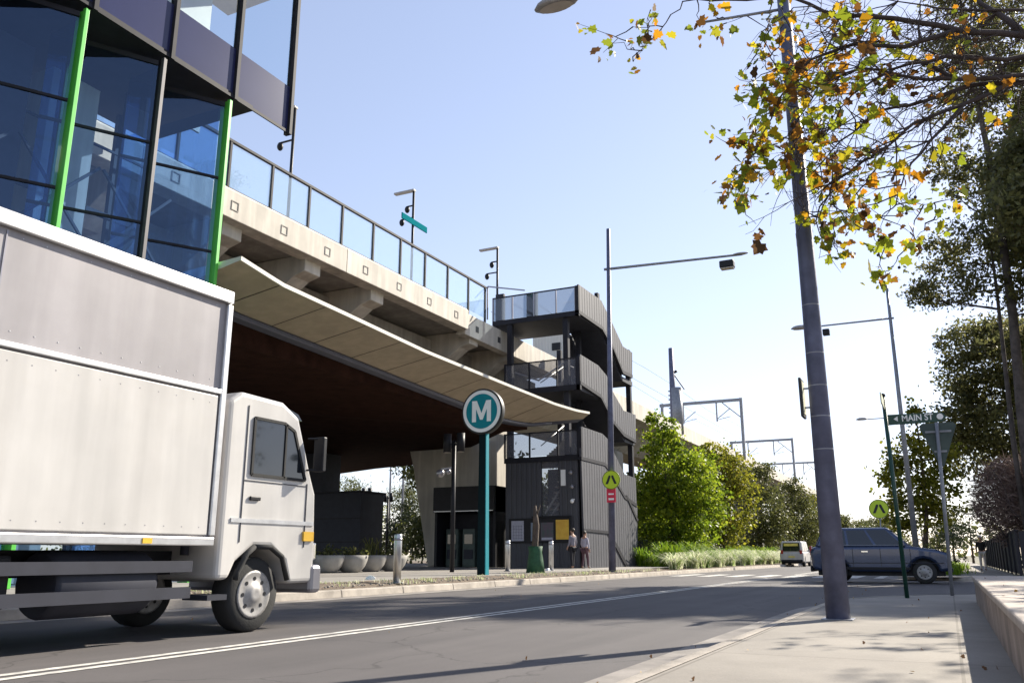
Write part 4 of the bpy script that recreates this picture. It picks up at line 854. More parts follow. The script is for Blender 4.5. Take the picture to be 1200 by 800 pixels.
# bowl planters
def bowl(X, Y, z, label, plant):
    t = thing('bowl_planter', label, 'planter', (X, Y, z), 'concrete bowl planters'); r = .62
    MB().lathe([(.26, 0), (.38, .06), (.52, .24), (.60, .45), (r, .62), (r-.07, .62), (r-.12, .54)], (X, Y, z), 28).build('bowl', M['pot'], t); MB().lathe([(.5, .53), (.02, .56)], (X, Y, z), 20).build('soil', M['soil'], t)
    if plant == 'tall': blade_obj('plant', blades([(X, Y, z+.54)], 60, .75, .16, .018, .7), LM['dull'], t)
    else: leaf_cloud('plant', rng.normal(size=(140, 3))*np.array((.24, .24, .1))+np.array((X, Y, z+.7)), .16, LEAF, LM['dull'], t, rng.random(140))
    return t
for (px, py), lb, pl_ in zip(((383,671),(411,670.5),(434,669.5),(459,669)), ('bowl planter farthest left, half behind the truck cab', 'second bowl planter from the truck cab', 'bowl planter with bushy plant left of the pale bollard', 'bowl planter partly hidden by the pale bollard'), ('low','low','tall','low')):
    q = onz(px, py, .28); s_ = 28/26.; bowl(q.x, q.y, .28, 'grey concrete '+lb, pl_)
# guarded sapling
q = onz(628, 672, .22); X, Y = q.x, q.y; t = thing('sapling', 'bare stump of a young tree in a green mesh guard before the posters', 'tree', (X, Y, .2))
tp = ony(627, 592, Y); mb = MB(); mb.tube([(X,Y,.2),(X-.03,Y,1.2),(X+.02,Y,2.0),tp], [.15,.12,.13,.05], 10); mb.tube([(X,Y,2.3),(X+.2,Y,2.75)], [.05,.02], 7); mb.build('trunk', M['timber'], t)
mb = MB(); mb.lathe([(.38, 0), (.31, .5), (.26, .8), (.29, 1.02)], (X, Y, .21), 7); mb.build('guard', M['guard'], t)
for (px, py, lb) in ((434, 679, 'small white scrap of litter on the verge below the bowl planters'), (642, 669, 'small white scrap of litter between the sapling and a bollard')):
    q = onz(px, py, .25); mb = MB(); mb.ball((q.x, q.y, .27), (.13, .1, .09), 7, 5); mb.v = [(a+random.uniform(-.03,.03), b_+random.uniform(-.03,.03), c_+random.uniform(-.03,.03)) for a, b_, c_ in mb.v]; mb.sm = [False]*len(mb.f); tag(mb.build('litter', M['sign_white'], loc=(q.x, q.y, .22)), lb, 'litter')

# ================================================================== VEHICLES
def wheel(parent, c, r, w, axis):
    ty = MB().lathe([(r*.62, -w/2), (r*.93, -w/2), (r, -w*.36), (r, w*.36), (r*.93, w/2), (r*.62, w/2)], c, 28, axis).build('wheel', M['rubber'], parent)
    for s in (-1, 1):
        o_ = s*(w*.5-.012); cc = (c[0]+(o_ if axis == 'x' else 0), c[1]+(o_ if axis == 'y' else 0), c[2])
        rm = MB().lathe([(r*.64, s*.004), (r*.64, s*.022), (r*.57, s*.022), (r*.5, s*.014), (r*.3, s*.018), (r*.22, s*.05), (r*.1, s*.055)], cc, 24, axis).build('rim', M['rim'], ty)
        mb = MB()
        for q in range(8):
            t_ = q*math.pi/4; u, v_ = r*.42*math.cos(t_), r*.42*math.sin(t_)
            mb.lathe([(r*.055, s*.0165), (r*.055, s*.021)], (cc[0]+(0 if axis == 'x' else u), cc[1]+(u if axis == 'x' else 0), cc[2]+v_), 8, axis)
        mb.build('vent_hole', M['black'], rm)
    return ty
# --- box truck, right side plane at X=-7.5
t = thing('box_truck', 'large white box truck passing along the left lane with grey upper panels', 'truck', (-8.7, 5, 0))
XB = -7.5; XB2 = -9.9
MB().box(XB2,XB-.03,-2.2,7.38,1.02,3.96).build('cargo_box', M['truckgrey'], t, bevel=.03)
MB().box(XB-.03,XB-.004,-2.15,7.30,1.12,2.72).build('side_panel', M['white'], t, bevel=.01)
mb = MB(); mb.box(XB-.035,XB+.025,-2.2,7.4,3.86,4.02); mb.box(XB-.035,XB+.02,-2.2,7.4,1.0,1.1); mb.build('rail', M['alu'], t, bevel=.015); mb = MB(); mb.box(XB-.03,XB+.012,-2.18,7.36,2.74,2.80); mb.build('trim_strip', M['alu'], t, bevel=.01)
MB().box(XB-.05,XB+.015,7.32,7.41,1.11,3.85).build('corner_post', M['alu'], t, bevel=.015)
for i in (1, 5): MB().box(XB-.029,XB-.021,-1.2+1.15*i,-1.185+1.15*i,2.82,3.84).build('panel_joint', M['greyfin'], t)
for i in range(5): MB().box(XB+.0,XB+.03,-1.2+1.9*i,-1.08+1.9*i,1.02,1.075).build('side_marker', M['posterorange'], t)
mb = MB()
for i in range(38):
    for z in (2.90, 3.80): mb.box(XB-.031,XB-.026,-1.9+.245*i,-1.89+.245*i,z,z+.01)
mb.build('rivets', M['alu'], t)
mb = MB()
for z in (1.2, 2.62):
    for i in range(38): mb.box(XB-.005,XB-.002,-1.9+.245*i,-1.89+.245*i,z,z+.01)
mb.build('rivets', M['greyfin'], t)
MB().box(-7.95,-7.56,7.44,7.74,.40,.46).build('step', M['darkgrey'], t)
mb = MB(); mb.tube([(-8.0,7.46,.9),(-8.0,7.46,2.6)], .05, 8); mb.build('exhaust_stack', M['darkgrey'], t)
# cab
cab = [(7.55,.62),(7.55,2.72),(7.75,2.86),(8.5,2.84),(8.82,2.68),(9.12,1.95),(9.24,1.7),(9.28,1.0),(9.28,.55),(8.78,.55),(8.68,.82),(8.4,1.0),(8.12,1.0),(7.85,.82),(7.75,.62)]
mb = MB(); mb.prism(cab, 'x', XB2+.2, XB-.06); mb.build('cab', M['white'], t, bevel=.06, seg=3)
mb = MB(); mb.prism([(7.98,1.86),(7.98,2.56),(8.52,2.56),(8.72,2.48),(8.98,1.86)], 'x', XB-.058, XB-.05); mb.build('side_window', M['carglass'], t)
mb = MB(); fr_ = [(7.98,1.86),(7.98,2.56),(8.52,2.56),(8.72,2.48),(8.98,1.86)]
for (p0, q0), (p1, q1) in zip(fr_, fr_[1:]+fr_[:1]): mb.bar((XB-.05,p0,q0),(XB-.05,p1,q1),.035,.03,(1,0,0))
mb.bar((XB-.05,8.56,1.86),(XB-.05,8.56,2.55),.03,.03,(1,0,0)); mb.build('window_seal', M['rubber'], t)
mb = MB(); mb.prism([(8.42,2.86),(8.9,2.74),(8.98,2.66),(8.86,2.66)], 'x', XB2+.3, XB-.16); mb.build('sun_visor', M['carglass'], t)
mb = MB(); mb.tube([(XB-.045,8.12,1.0),(XB-.045,8.0,.92),(XB-.045,7.86,.70),(XB-.045,7.84,.62)], .035, 6); mb.tube([(XB-.045,8.12,1.0),(XB-.045,8.4,1.0),(XB-.045,8.62,.88),(XB-.045,8.74,.6)], .035, 6); mb.build('wheel_arch_trim', M['rubber'], t)
mb = MB(); mb.add([(XB2+.32,8.86,2.64),(XB-.18,8.86,2.64),(XB-.14,9.19,1.86),(XB2+.28,9.19,1.86)], [(0,1,2,3)]); mb.build('windscreen', M['carglass'], t)
mb = MB(); mb.box(XB-.058,XB-.05,7.86,7.872,1.05,2.7); mb.box(XB-.058,XB-.05,9.03,9.042,1.0,1.82); mb.box(XB-.059,XB-.051,7.87,9.03,1.78,1.79); dr = mb.build('door_gap', M['darkgrey'], t); MB().box(XB-.058,XB-.03,7.98,8.16,1.55,1.6).build('door_handle', M['black'], t, bevel=.01)
mb = MB(); mb.bar((XB-.06,9.0,2.42),(XB+.12,9.1,2.42),.025,.025); mb.bar((XB-.06,9.0,2.0),(XB+.12,9.1,2.0),.025,.025); mb.box(XB+.0,XB+.17,9.06,9.13,1.98,2.44); mb.build('mirror', M['black'], t, bevel=.02)
MB().box(XB2+.15,XB-.04,9.2,9.42,.42,.78).build('bumper', M['greyfin'], t, bevel=.05); MB().box(XB-.5,XB-.08,9.28,9.33,.84,1.06).build('headlight', M['chrome'], t, bevel=.02); MB().box(XB-.06,XB-.03,9.0,9.2,1.08,1.2).build('indicator', M['posterorange'], t)
MB().box(XB-.06,XB-.045,7.7,9.2,1.28,1.33).build('trim_strip', M['alu'], t)
mb = MB(); mb.box(-9.15,-8.95,-2,8.9,.68,.95); mb.box(-8.5,-8.3,-2,8.9,.68,.95); mb.build('chassis', M['black'], t)
MB().lathe([(.3,-.6),(.33,-.55),(.33,.55),(.3,.6)], (-7.95,6.2,.62), 20, 'y').build('fuel_tank', M['darkgrey'], t); MB().box(-8.2,-7.75,4.1,5.2,.42,.9).build('battery_box', M['black'], t, bevel=.03)
mb = MB(); mb.bar((XB-.1,3.9,.78),(XB-.1,7.2,.78),.05,.12); mb.bar((XB-.1,3.9,.5),(XB-.1,7.2,.5),.05,.12); mb.build('side_guard', M['darkgrey'], t)
for y in (8.26, .6):
    for x in (-7.78, -9.6): wheel(t, (x, y, .44), .44, .28, 'x')
for x in (-8.1, -9.28): wheel(t, (x, .6, .44), .44, .26, 'x')
mb = MB(); mb.box(-7.95,-7.56,-.05,.03,.35,1.0); mb.box(-7.95,-7.56,1.2,1.27,.3,1.0); mb.build('mudflap', M['rubber'], t)

# --- cars; local frame: length along +x (front), z up, centred
def car(name, label, cat, loc, rz, body, glasshouse, wheels, W, paint, lightx, group=None, rear_feature=None):
    t = thing(name, label, cat, (0,0,0), group); hw = W/2
    mb = MB(); mb.prism(body, 'y', -hw, hw); mb.build('body', paint, t, bevel=.1, seg=4)
    MB().box(min(p[0] for p in body)+.2,max(p[0] for p in body)-.2,-hw+.26,hw-.26,.24,.98).build('underbody', M['black'], t)
    lo, hi, inset = glasshouse; a, b_ = lo; c_, d = hi; z0, z1 = a[1], c_[1]; hi_w = hw-inset
    mb = MB(); mb.hexa([(a[0],-hw+.05,z0),(b_[0],-hw+.05,z0),(b_[0],hw-.05,z0),(a[0],hw-.05,z0)], [(c_[0],-hi_w,z1),(d[0],-hi_w,z1),(d[0],hi_w,z1),(c_[0],hi_w,z1)]); mb.build('roof', paint, t, bevel=.09, seg=4)
    def side(s, u0, u1, nm):
        pts = []
        for u, v in ((u0, .12), (u1, .12), (u1, .88), (u0, .88)):
            xl = a[0]+(b_[0]-a[0])*u; xh = c_[0]+(d[0]-c_[0])*u; x = xl+(xh-xl)*v; y = (hw-.05)+(hi_w-hw+.05)*v+.012; pts.append((x, s*y, z0+(z1-z0)*v))
        MB().add(pts, [(0,1,2,3)]).build(nm, M['carglass'], t)
    for s in (-1, 1): side(s, .06, .34, 'side_window'); side(s, .37, .63, 'side_window'); side(s, .66, .93, 'side_window')
    for (l, h, sg, nm) in ((b_, d, 1, 'windscreen'), (a, c_, -1, 'rear_window')):
        pts = []
        for y, v in ((-.8, .1), (.8, .1), (.8, .86), (-.8, .86)):
            x = l[0]+(h[0]-l[0])*v+sg*.014; yy = y*(hw-.05+(hi_w-hw+.05)*v); pts.append((x, yy, z0+(z1-z0)*v))
        MB().add(pts, [(0,1,2,3)]).build(nm, M['carglass'], t)
    for x in wheels[0]:
        for s in (-1, 1): wheel(t, (x, s*(hw-.12), wheels[1]), wheels[1], .22, 'y')
    xf = max(p[0] for p in body); xb = min(p[0] for p in body)
    for s in (-1, 1):
        MB().box(xf-.12,xf+.015,s*hw*.55-.2,s*hw*.55+.2,lightx[0],lightx[0]+.16).build('headlight', M['chrome'], t, bevel=.02); MB().box(xb-.012,xb+.06,s*hw*.8-.1,s*hw*.8+.1,lightx[1],lightx[1]+.3).build('tail_light', M['redlens'], t, bevel=.02)
        MB().box(b_[0]-.35,b_[0]-.2,s*(hw+.02)-.1,s*(hw+.02)+.1,z0+.02,z0+.18).build('mirror', paint, t, bevel=.03)
    MB().box(xf-.05,xf+.03,-hw*.9,hw*.9,.36,.5).build('bumper', M['black'], t, bevel=.03); MB().box(xb-.03,xb+.05,-hw*.9,hw*.9,.36,.55).build('bumper', M['black'], t, bevel=.03)
    MB().box(xb-.02,xb-.012+.03,-.25,.25,.72,.84).build('number_plate', M['plate'], t)
    t.location = loc; t.rotation_euler = (0, 0, rz); return t
def arch(x, r, z): return [(x+r*math.cos(a), z+r*math.sin(a)) for a in [math.pi*i/8 for i in range(9)]]
suv = [(-2.1,.45),(-2.15,1.0),(-2.05,1.18),(.95,1.2),(1.75,1.08),(2.08,.98),(2.15,.72),(2.12,.42)]+arch(1.35,.43,.36)+arch(-1.35,.43,.36)
xc = (ony(958,650,32).x+ony(1107,650,32).x)/2
t = car('car', 'dark blue grey car turning into the side street past the big pole', 'car', (xc, 32.3, 0), 0, suv, (((-2.0,1.16),(1.05,1.18)), ((-1.72,1.80),(.35,1.80)), .2), ((1.35,-1.35), .36), 1.84, M['carblue'], (.82, .9))
for s in (-1, 1):
    for x in (-.78, .08, .98):
        MB().box(x-.008,x+.008,s*.922-.004,s*.922+.004,.5,1.12).build('door_gap', M['black'], t, loc=(0,0,0))
    MB().box(-1.0,.95,s*.922-.02,s*.922+.02,.44,.52).build('sill', M['black'], t, loc=(0,0,0))
for s in (-1, 1): MB().box(-1.9,1.95,s*.925-.008,s*.925+.008,.64,.665).build('trim_strip', M['darkgrey'], t, loc=(0,0,0))
for s in (-1, 1): MB().box(-.5,-.3,s*.93-.02,s*.93+.02,1.0,1.04).build('door_handle', M['chrome'], t, loc=(0,0,0))
vanb = [(-2.4,.4),(-2.42,1.0),(-2.38,1.15),(1.2,1.18),(1.95,1.05),(2.3,.95),(2.4,.4)]+arch(1.55,.4,.34)+arch(-1.5,.4,.34)
q = ony(933, 650, 76); t = car('van', 'small white van seen from behind by the pale grasses', 'van', (q.x, 76, 0), R(90), vanb, (((-2.36,1.12),(1.35,1.14)), ((-2.25,2.0),(.7,2.0)), .14), ((1.55,-1.5), .34), 1.85, M['white'], (.8, 1.0))
MB().box(-2.405,-2.395,-.55,.55,1.62,1.82).build('rear_sign', M['plate'], t, loc=(0,0,0))
q = ony(962, 652, 84); car('car', 'dark car parked beyond the white van', 'car', (q.x, 84, 0), R(90), suv, (((-2.0,1.14),(1.0,1.16)), ((-1.6,1.58),(.3,1.58)), .2), ((1.35,-1.35), .34), 1.8, M['cardark'], (.75, .85))

# ================================================================== VEGETATION
def pb(px, py, rx, ry, Y=None, X=None, dd=0., depth=1.):
    p = ony(px, py, Y) if Y is not None else onx(px, py, X); d = (p-O0).length/FPX; p = p+(p-O0).normalized()*dd
    return (tuple(p), (rx*d, (rx+ry)/2*d*depth, ry*d))
GR = 'young trees along the foot of the viaduct'
# first big tree left row
bl = [pb(775,520,26,22,Y=55), pb(790,560,44,42,Y=55), pb(775,610,40,34,Y=55), pb(800,625,38,26,Y=56), pb(815,570,26,40,Y=56), pb(762,580,26,36,Y=55), pb(768,494,14,10,Y=55), pb(785,500,12,12,Y=55)]
b = onz(797, 655, .2); b = Vector((ony(790,655,55).x, 55, .17)); tp = ony(775, 500, 55)
tree('broadleaf_tree', 'nearest bushy green tree right of the stair tower', b, [b, b+Vector((0,0,2.5)), b.lerp(tp, .6), tp], .16, [(c, tuple(v*.94 for v in r)) for c, r in bl], 820, .19, LM['fresh'], M['timber'], ROUND, GR, .24, 30)
specs = [(848,72,[(845,545,26,26),(850,590,34,34),(838,610,26,28),(862,560,22,26),(845,622,34,18),(836,528,12,10)],'olive','yellow green tree second in the row beneath the viaduct'),
         (825,64,[(822,548,18,24),(826,590,24,34),(820,615,22,22)],'fresh','narrow bright green tree between the two biggest row trees'),
         (892,92,[(885,570,22,24),(895,600,28,30),(880,625,26,18),(908,620,20,20),(895,552,12,12)],'dull','dull green tree third in the row, left of the white van'),
         (930,112,[(925,590,22,24),(938,605,22,26),(922,622,20,16),(945,625,16,14),(930,568,10,10)],'dull','dull green tree above the white van'),
         (958,135,[(955,602,13,22),(966,615,12,18),(952,625,14,12)],'olive','small far tree at the end of the left row beside the big pole')]
for px, Y, bs, lm, lb in specs:
    b = ony(px, 650, Y); b = Vector((b.x, Y, .15)); tp = ony(px-2, bs[0][1]-10, Y)
    tree('broadleaf_tree', lb, b, [b, b+Vector((.1,0,2.)), b.lerp(tp, .6), tp], .14, [pb(x, y, rx*.95, ry*.95, Y=Y) for x, y, rx, ry in bs], 500, .22, LM[lm], M['timber'], ROUND, GR, .34, 18)
# shrubs behind the grass, dark understory
for px, Y, lb in ((765,52,'dark low shrub at the base of the stair tower'), (812,62,'dark low shrub under the row trees behind pale grasses'), (860,74,'dark low shrub in the middle of the grass bed'), (905,90,'dark low shrub at the far end of the grass bed')):
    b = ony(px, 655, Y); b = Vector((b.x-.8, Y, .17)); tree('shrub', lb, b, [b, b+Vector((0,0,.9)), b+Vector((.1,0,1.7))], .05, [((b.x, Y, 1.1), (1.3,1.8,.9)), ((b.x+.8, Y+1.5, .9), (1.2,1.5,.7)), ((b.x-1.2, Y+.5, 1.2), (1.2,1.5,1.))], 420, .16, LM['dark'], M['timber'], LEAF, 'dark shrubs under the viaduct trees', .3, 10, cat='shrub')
# strappy grasses
def clumps(spots, nb, h, wid, lean):
    vs = []; fs = []; tn = []
    for c in spots:
        k_ = random.uniform(.65, 1.2); v_, f_, t_ = blades([c], int(nb*k_), h*k_, .13*k_, wid, lean*random.uniform(.8, 1.2)); o_ = len(vs); sh = random.gauss(0, .14); vs += v_; fs += [tuple(i+o_ for i in f) for f in f_]; tn += [x+sh for x in t_]
    return vs, fs, tn
GC = []; SC = []
for i in range(64):
    y = 45+46*random.random()**1.25; GC.append((-13.9-random.random()*1.8-.03*(y-44), y, .17))
for i in range(26):
    y = 45.5+44*i/26+random.uniform(-.7,.7); SC.append((-12.9-random.random()*.5-.03*(y-44), y, .17))
o = blade_obj('green_grass', clumps(GC, 150, 1.3, .026, .95), LM['grass']); o['kind'] = 'stuff'; o['label'] = 'bright green strappy grasses massed beneath the viaduct trees'
o = blade_obj('pale_grass', clumps(SC, 190, 1.0, .024, 1.3), LM['straw']); o['kind'] = 'stuff'; o['label'] = 'pale straw coloured arching grasses along the left road edge'
vg = [(random.uniform(-1.6, .3), random.uniform(39, 75), .13) for _ in range(150)]
o = blade_obj('verge_grass', blades(vg, 45, .4, .3, .014, .7), LM['grass']); o['kind'] = 'stuff'; o['label'] = 'green verge grass between far right kerb and footpath'

# tall gums, right
b = Vector((3.35, 42, .13)); s_ = 42/34.
def g(px, py, rx, ry, dd=0, Y=42): return pb(px, py, rx, ry, Y=Y, dd=dd, depth=1.2)
tr = [b]+[ony(x, y, 42) for x, y in ((1197,480),(1187,370),(1176,290),(1166,220),(1152,150),(1140,95),(1130,40),(1122,-30))]
tr2 = [b+Vector((-.3,.3,0))]+[ony(x, y, 42.3) for x, y in ((1188,520),(1178,430),(1168,340),(1160,280),(1150,250))]
bl = [g(1110,330,40,26), g(1150,300,40,22,1), g(1190,340,24,20), g(1085,345,18,14), g(1125,280,32,20,-1), g(1185,250,30,24), g(1150,215,34,22,1), g(1110,190,24,22), g(1185,180,30,28), g(1125,130,30,26,1), g(1160,90,34,28), g(1110,60,24,24,-1), g(1190,100,30,30), g(1140,40,34,24,1), g(1185,30,30,26), g(1130,-15,34,26), g(1180,-40,36,28), g(1215,250,24,30), g(1230,150,34,40), g(1230,340,28,24)]
tree('gum_tree', 'tallest dark gum tree with leaning trunk at the right edge', b, tr, .24, bl, 820, .20, LM['gum'], M['gumbark'], LEAF, 'tall gum trees behind the dark fence', .24, 60, extra=[(tr2, .13)], per=30)
b = Vector((4.0, 52, .13)); h = lambda px, py, rx, ry, dd=0: pb(px, py, rx, ry, Y=52, dd=dd, depth=1.2)
bl = [h(1140,400,34,22), h(1175,395,30,24,1), h(1130,440,26,22), h(1165,455,40,26,1), h(1130,490,28,26), h(1180,500,40,28), h(1145,530,34,26,1), h(1205,440,34,34), h(1205,540,36,34)]
tree('gum_tree', 'lower dense dark gum tree above the brown bare shrub', b, [b]+[ony(x, y, 52) for x, y in ((1198,560),(1190,480),(1178,420),(1168,380))], .2, bl, 900, .24, LM['gum'], M['gumbark'], LEAF, 'tall gum trees behind the dark fence', .3, 34, per=30)
# two more gums just outside the frame on the right: their shade falls on the road
for (x, y, hgt, lb) in ((7.6, 46, 22, 'tall gum tree just past the right edge of view'), (7.2, 40, 18, 'tall gum tree on the side street corner, out to the right')):
    b = Vector((x, y, .2)); bl = []
    for k_ in range(15): bl.append(((x+random.uniform(-2.2,3.6), y+random.uniform(-3,3), random.uniform(9, hgt)), (2., 2., 1.2)))
    tree('gum_tree', lb, b, [b, b+Vector((.2,0,6)), b+Vector((-.2,.2,12)), b+Vector((.2,0,hgt))], .26, bl, 1500, .28, LM['gum'], M['gumbark'], LEAF, 'tall gum trees behind the dark fence', .34, 24, per=26)
# olive tree behind the street sign
b = Vector((-1.15, 47, .13)); h = lambda px, py, rx, ry, dd=0: pb(px, py, rx, ry, Y=47, dd=dd)
bl = [h(1072,500,14,18), h(1070,530,26,22), h(1090,550,28,26,1), h(1060,565,26,24), h(1100,580,24,28), h(1075,600,30,22), h(1050,600,18,20), h(1075,478,9,12), h(1105,535,16,18), h(1045,545,12,20)]
tree('olive_green_tree', 'yellow olive tree on the verge directly behind the street sign', b, [b, ony(1086,600,47), ony(1080,540,47), ony(1073,485,47)], .13, bl, 640, .17, LM['olive'], M['timber'], ROUND, None, .26, 26)
# bare purple brown shrub: thin twigs
b = Vector((3.2, 44, .13)); t = thing('bare_shrub', 'wide purple brown leafless shrub overhanging the dark fence', 'shrub', b); mb = MB(); tips = []
for i in range(26):
    a = Vector((2.75+random.uniform(0, 2.5), 43.6+random.uniform(-.8, .8), .13)); tpz = a+Vector((random.gauss(-.7, .9), random.gauss(-.6, .8), random.uniform(2.2, 4.9))); w_ = wobble(a, tpz, 5, .25); mb.tube(w_, [.035,.03,.025,.02,.014,.008], 5); tips += w_[2:]
mb.build('stems', M['twig'], t)
vs = []; fs = []; tn = []
for i in range(15000):
    d = Vector((random.gauss(0,1), random.gauss(0,1), random.gauss(0,1))).normalized()*random.random()**.4
    p = Vector((2.9+d.x*1.75, 43.7+d.y*1.3, 3.15+d.z*1.95)) if i % 3 else Vector((4.6+d.x*2.2, 43.9+d.y*1.3, 3.3+d.z*2.2))
    if p.x < 1.2+.25*abs(p.z-3.2)+random.gauss(0,.12): continue
    d = Vector((random.gauss(-.5,.7), random.gauss(-.2,.6), random.gauss(.15,.5))).normalized()*random.uniform(.25,.6); s_ = Vector((0,0,1)).cross(d).normalized()*.016; s_ = s_ if random.random() < .5 else Vector((0,0,.016))
    o = len(vs); m_ = p+d*.5+Vector((0,0,.05)); vs += [p-s_, p+s_, m_+s_*.8, m_-s_*.8, p+d]; fs += [(o,o+1,o+2,o+3),(o+3,o+2,o+4)]; tn += [random.random()]*5
blade_obj('twigs', (vs, fs, tn), LM['brown'], t)
# far right trees and shrubs behind the walker
for px, Y, rz_, lb, lm in ((1118,80,14,'dark far tree left of the walking person','dark'),(1140,95,20,'dark far tree directly above the walking person','dark'),(1052,140,11,'small pale far tree beside the crossing disc','dull'),(1100,110,16,'dull far shrub tree behind the olive tree','dull')):
    q = ony(px, 650, Y); d = Y/FPX*1.1; b = Vector((q.x, Y, .1)); bl = [((q.x+random.gauss(0, rz_*d*.4), Y+random.gauss(0,.8), .9+rz_*d*random.uniform(.4, 1.9)), rz_*d*.55) for _ in range(6)]
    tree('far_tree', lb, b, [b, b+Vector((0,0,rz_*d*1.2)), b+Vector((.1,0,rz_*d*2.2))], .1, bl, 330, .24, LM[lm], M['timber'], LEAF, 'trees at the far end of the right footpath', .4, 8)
for px, Y, lb in ((1095, 44, 'grey green shrub at the base of the olive tree'), (1060, 43, 'low shrub beside the far street lamp')):
    q = ony(px, 650, Y); b = Vector((q.x, Y, .13)); tree('shrub', lb, b, [b, b+Vector((0,0,.6)), b+Vector((.05,0,1.1))], .04, [((q.x, Y, .8), (.9,.9,.6)), ((q.x+.6, Y+.4, .9), (.7,.7,.6))], 420, .12, LM['dull'], M['timber'], LEAF, 'shrubs on the far right verge', .22, 8, cat='shrub')
# trees seen under the canopy
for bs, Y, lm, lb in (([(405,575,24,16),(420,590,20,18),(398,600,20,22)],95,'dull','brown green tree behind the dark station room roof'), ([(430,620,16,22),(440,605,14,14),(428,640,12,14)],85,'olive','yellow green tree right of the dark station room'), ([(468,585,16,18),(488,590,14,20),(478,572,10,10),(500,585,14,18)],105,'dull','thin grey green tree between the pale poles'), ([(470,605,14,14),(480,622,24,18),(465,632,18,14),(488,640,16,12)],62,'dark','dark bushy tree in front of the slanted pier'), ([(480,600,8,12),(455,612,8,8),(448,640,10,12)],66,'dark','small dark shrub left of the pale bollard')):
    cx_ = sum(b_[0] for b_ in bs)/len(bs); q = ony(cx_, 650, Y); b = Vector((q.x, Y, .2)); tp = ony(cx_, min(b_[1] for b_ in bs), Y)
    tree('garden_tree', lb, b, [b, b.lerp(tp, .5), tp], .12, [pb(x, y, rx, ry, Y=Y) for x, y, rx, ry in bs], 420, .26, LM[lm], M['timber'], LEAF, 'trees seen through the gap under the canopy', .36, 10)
for i, (X, Y, hh, lb) in enumerate(((-34, 62, 9, 'dark tree beyond the viaduct nearest the stair tower'), (-33, 78, 10, 'dark tree beyond the viaduct behind the first row tree'), (-32, 98, 10, 'dark tree beyond the viaduct behind the row middle'), (-33, 122, 11, 'dark tree beyond the viaduct above the white van'), (-31, 150, 11, 'dark tree beyond the viaduct at its far end'), (-24, 200, 10, 'far dull tree where the viaduct meets the skyline'), (-14, 210, 9, 'far dull tree at the end of the road'))):
    b = Vector((X, Y, .1)); bl = [((X+random.gauss(0,2.2), Y+random.gauss(0,3.5), random.uniform(1.4, hh-1)), (2.4,2.6,1.6)) for _ in range(11)]
    tree('background_tree', lb, b, [b, b+Vector((0,0,hh*.5)), b+Vector((.2,0,hh*.9))], .2, bl, 420, .42, LM['dull'], M['timber'], LEAF, 'trees on the far side of the viaduct', .5, 10)
# long hazy wood behind everything (one mass)
P = []
for i in range(5000):
    a = random.uniform(-75, 40); x = a*6; P.append((x, 330+random.uniform(-20, 20), random.uniform(0, 9+3*math.sin(x*.05)+2*math.sin(x*.17))))
o = leaf_cloud('distant_wood', P, rng.uniform(1.2, 2.6, len(P)), ROUND, LM['dull'], None, rng.random(len(P))); o['kind'] = 'stuff'; o['label'] = 'low distant wood along the horizon'

# ---------------------------------------------------------------- plane tree with autumn leaves
tb = Vector((4.4, 12.2, .45)); t = thing('plane_tree', 'autumn plane tree reaching bare twigs and yellow leaves over the footpath', 'tree', tb)
mb = MB(); mb.tube([tb, tb+Vector((0,0,2)), tb+Vector((-.1,0,4.5)), tb+Vector((0,.1,7.5)), tb+Vector((.1,.2,10.5))], [.34,.27,.23,.18,.08], 14); mb.build('trunk', M['planebark'], t)
Yp = 10.8
limbs = [
 ([tb+Vector((0,0,5.6)), ony(1270,60,11.6), ony(1200,42,11.2), ony(1120,35,11), ony(1050,22,10.8), ony(985,20,10.6), ony(930,-2,10.5), ony(850,0,10.4), ony(800,2,10.4)], .056),
 ([tb+Vector((0,0,4.6)), ony(1270,95,11.8), ony(1200,96,11.4), ony(1130,122,11.2), ony(1070,145,11), ony(1040,172,10.9), ony(1015,215,10.8)], .045),
 ([tb+Vector((0,0,5.0)), ony(1280,70,11.6), ony(1200,88,11.3), ony(1120,93,11.1), ony(1075,92,11), ony(1010,80,10.8), ony(960,100,10.7), ony(930,150,10.6)], .042),
 ([ony(1120,35,11), ony(1060,55,10.8), ony(1000,52,10.6), ony(950,70,10.5), ony(910,120,10.5), ony(885,180,10.4)], .035),
 ([ony(1250,55,11.5), ony(1180,70,11.2), ony(1110,66,11), ony(1050,80,10.9), ony(1000,110,10.8), ony(965,160,10.7)], .035), ([ony(1200,96,11.4), ony(1140,100,11.3), ony(1085,118,11.1), ony(1030,130,11), ony(985,165,10.9), ony(955,200,10.8)], .035), ([ony(1260,10,11.6), ony(1180,12,11.3), ony(1100,10,11.1), ony(1030,-2,11)], .03),
 ([ony(1040,172,10.9), ony(1010,190,10.8), ony(975,215,10.7), ony(960,255,10.6)], .025),
 ([ony(1200,42,11.2), ony(1150,5,11.4), ony(1110,-30,11.6)], .05), ([ony(1120,93,11.1), ony(1085,75,11.2), ony(1050,60,11.2), ony(1000,30,11.1)], .03), ([ony(1130,122,11.2), ony(1090,165,11), ony(1060,205,10.9), ony(1050,240,10.9)], .025)]
bm_ = MB(); dense = []
for pts, r in limbs:
    w_ = []
    for a, c_ in zip(pts, pts[1:]):
        w_ += wobble(a, c_, 3, (Vector(c_)-Vector(a)).length*.05)[:-1]
    w_.append(pts[-1]); k_ = len(w_); bm_.tube(w_, [max(.008, r*(1-.85*i/(k_-1))) for i in range(k_)], 7); dense += [Vector(p) for p in w_]
len_limbs = len(dense)
anch = []
def anchors(cx_, cy, sx, sy, nn, dy=.7):
    for _ in range(nn): anch.append((ony(random.gauss(cx_, sx), random.gauss(cy, sy), Yp+random.gauss(0, dy)), True))
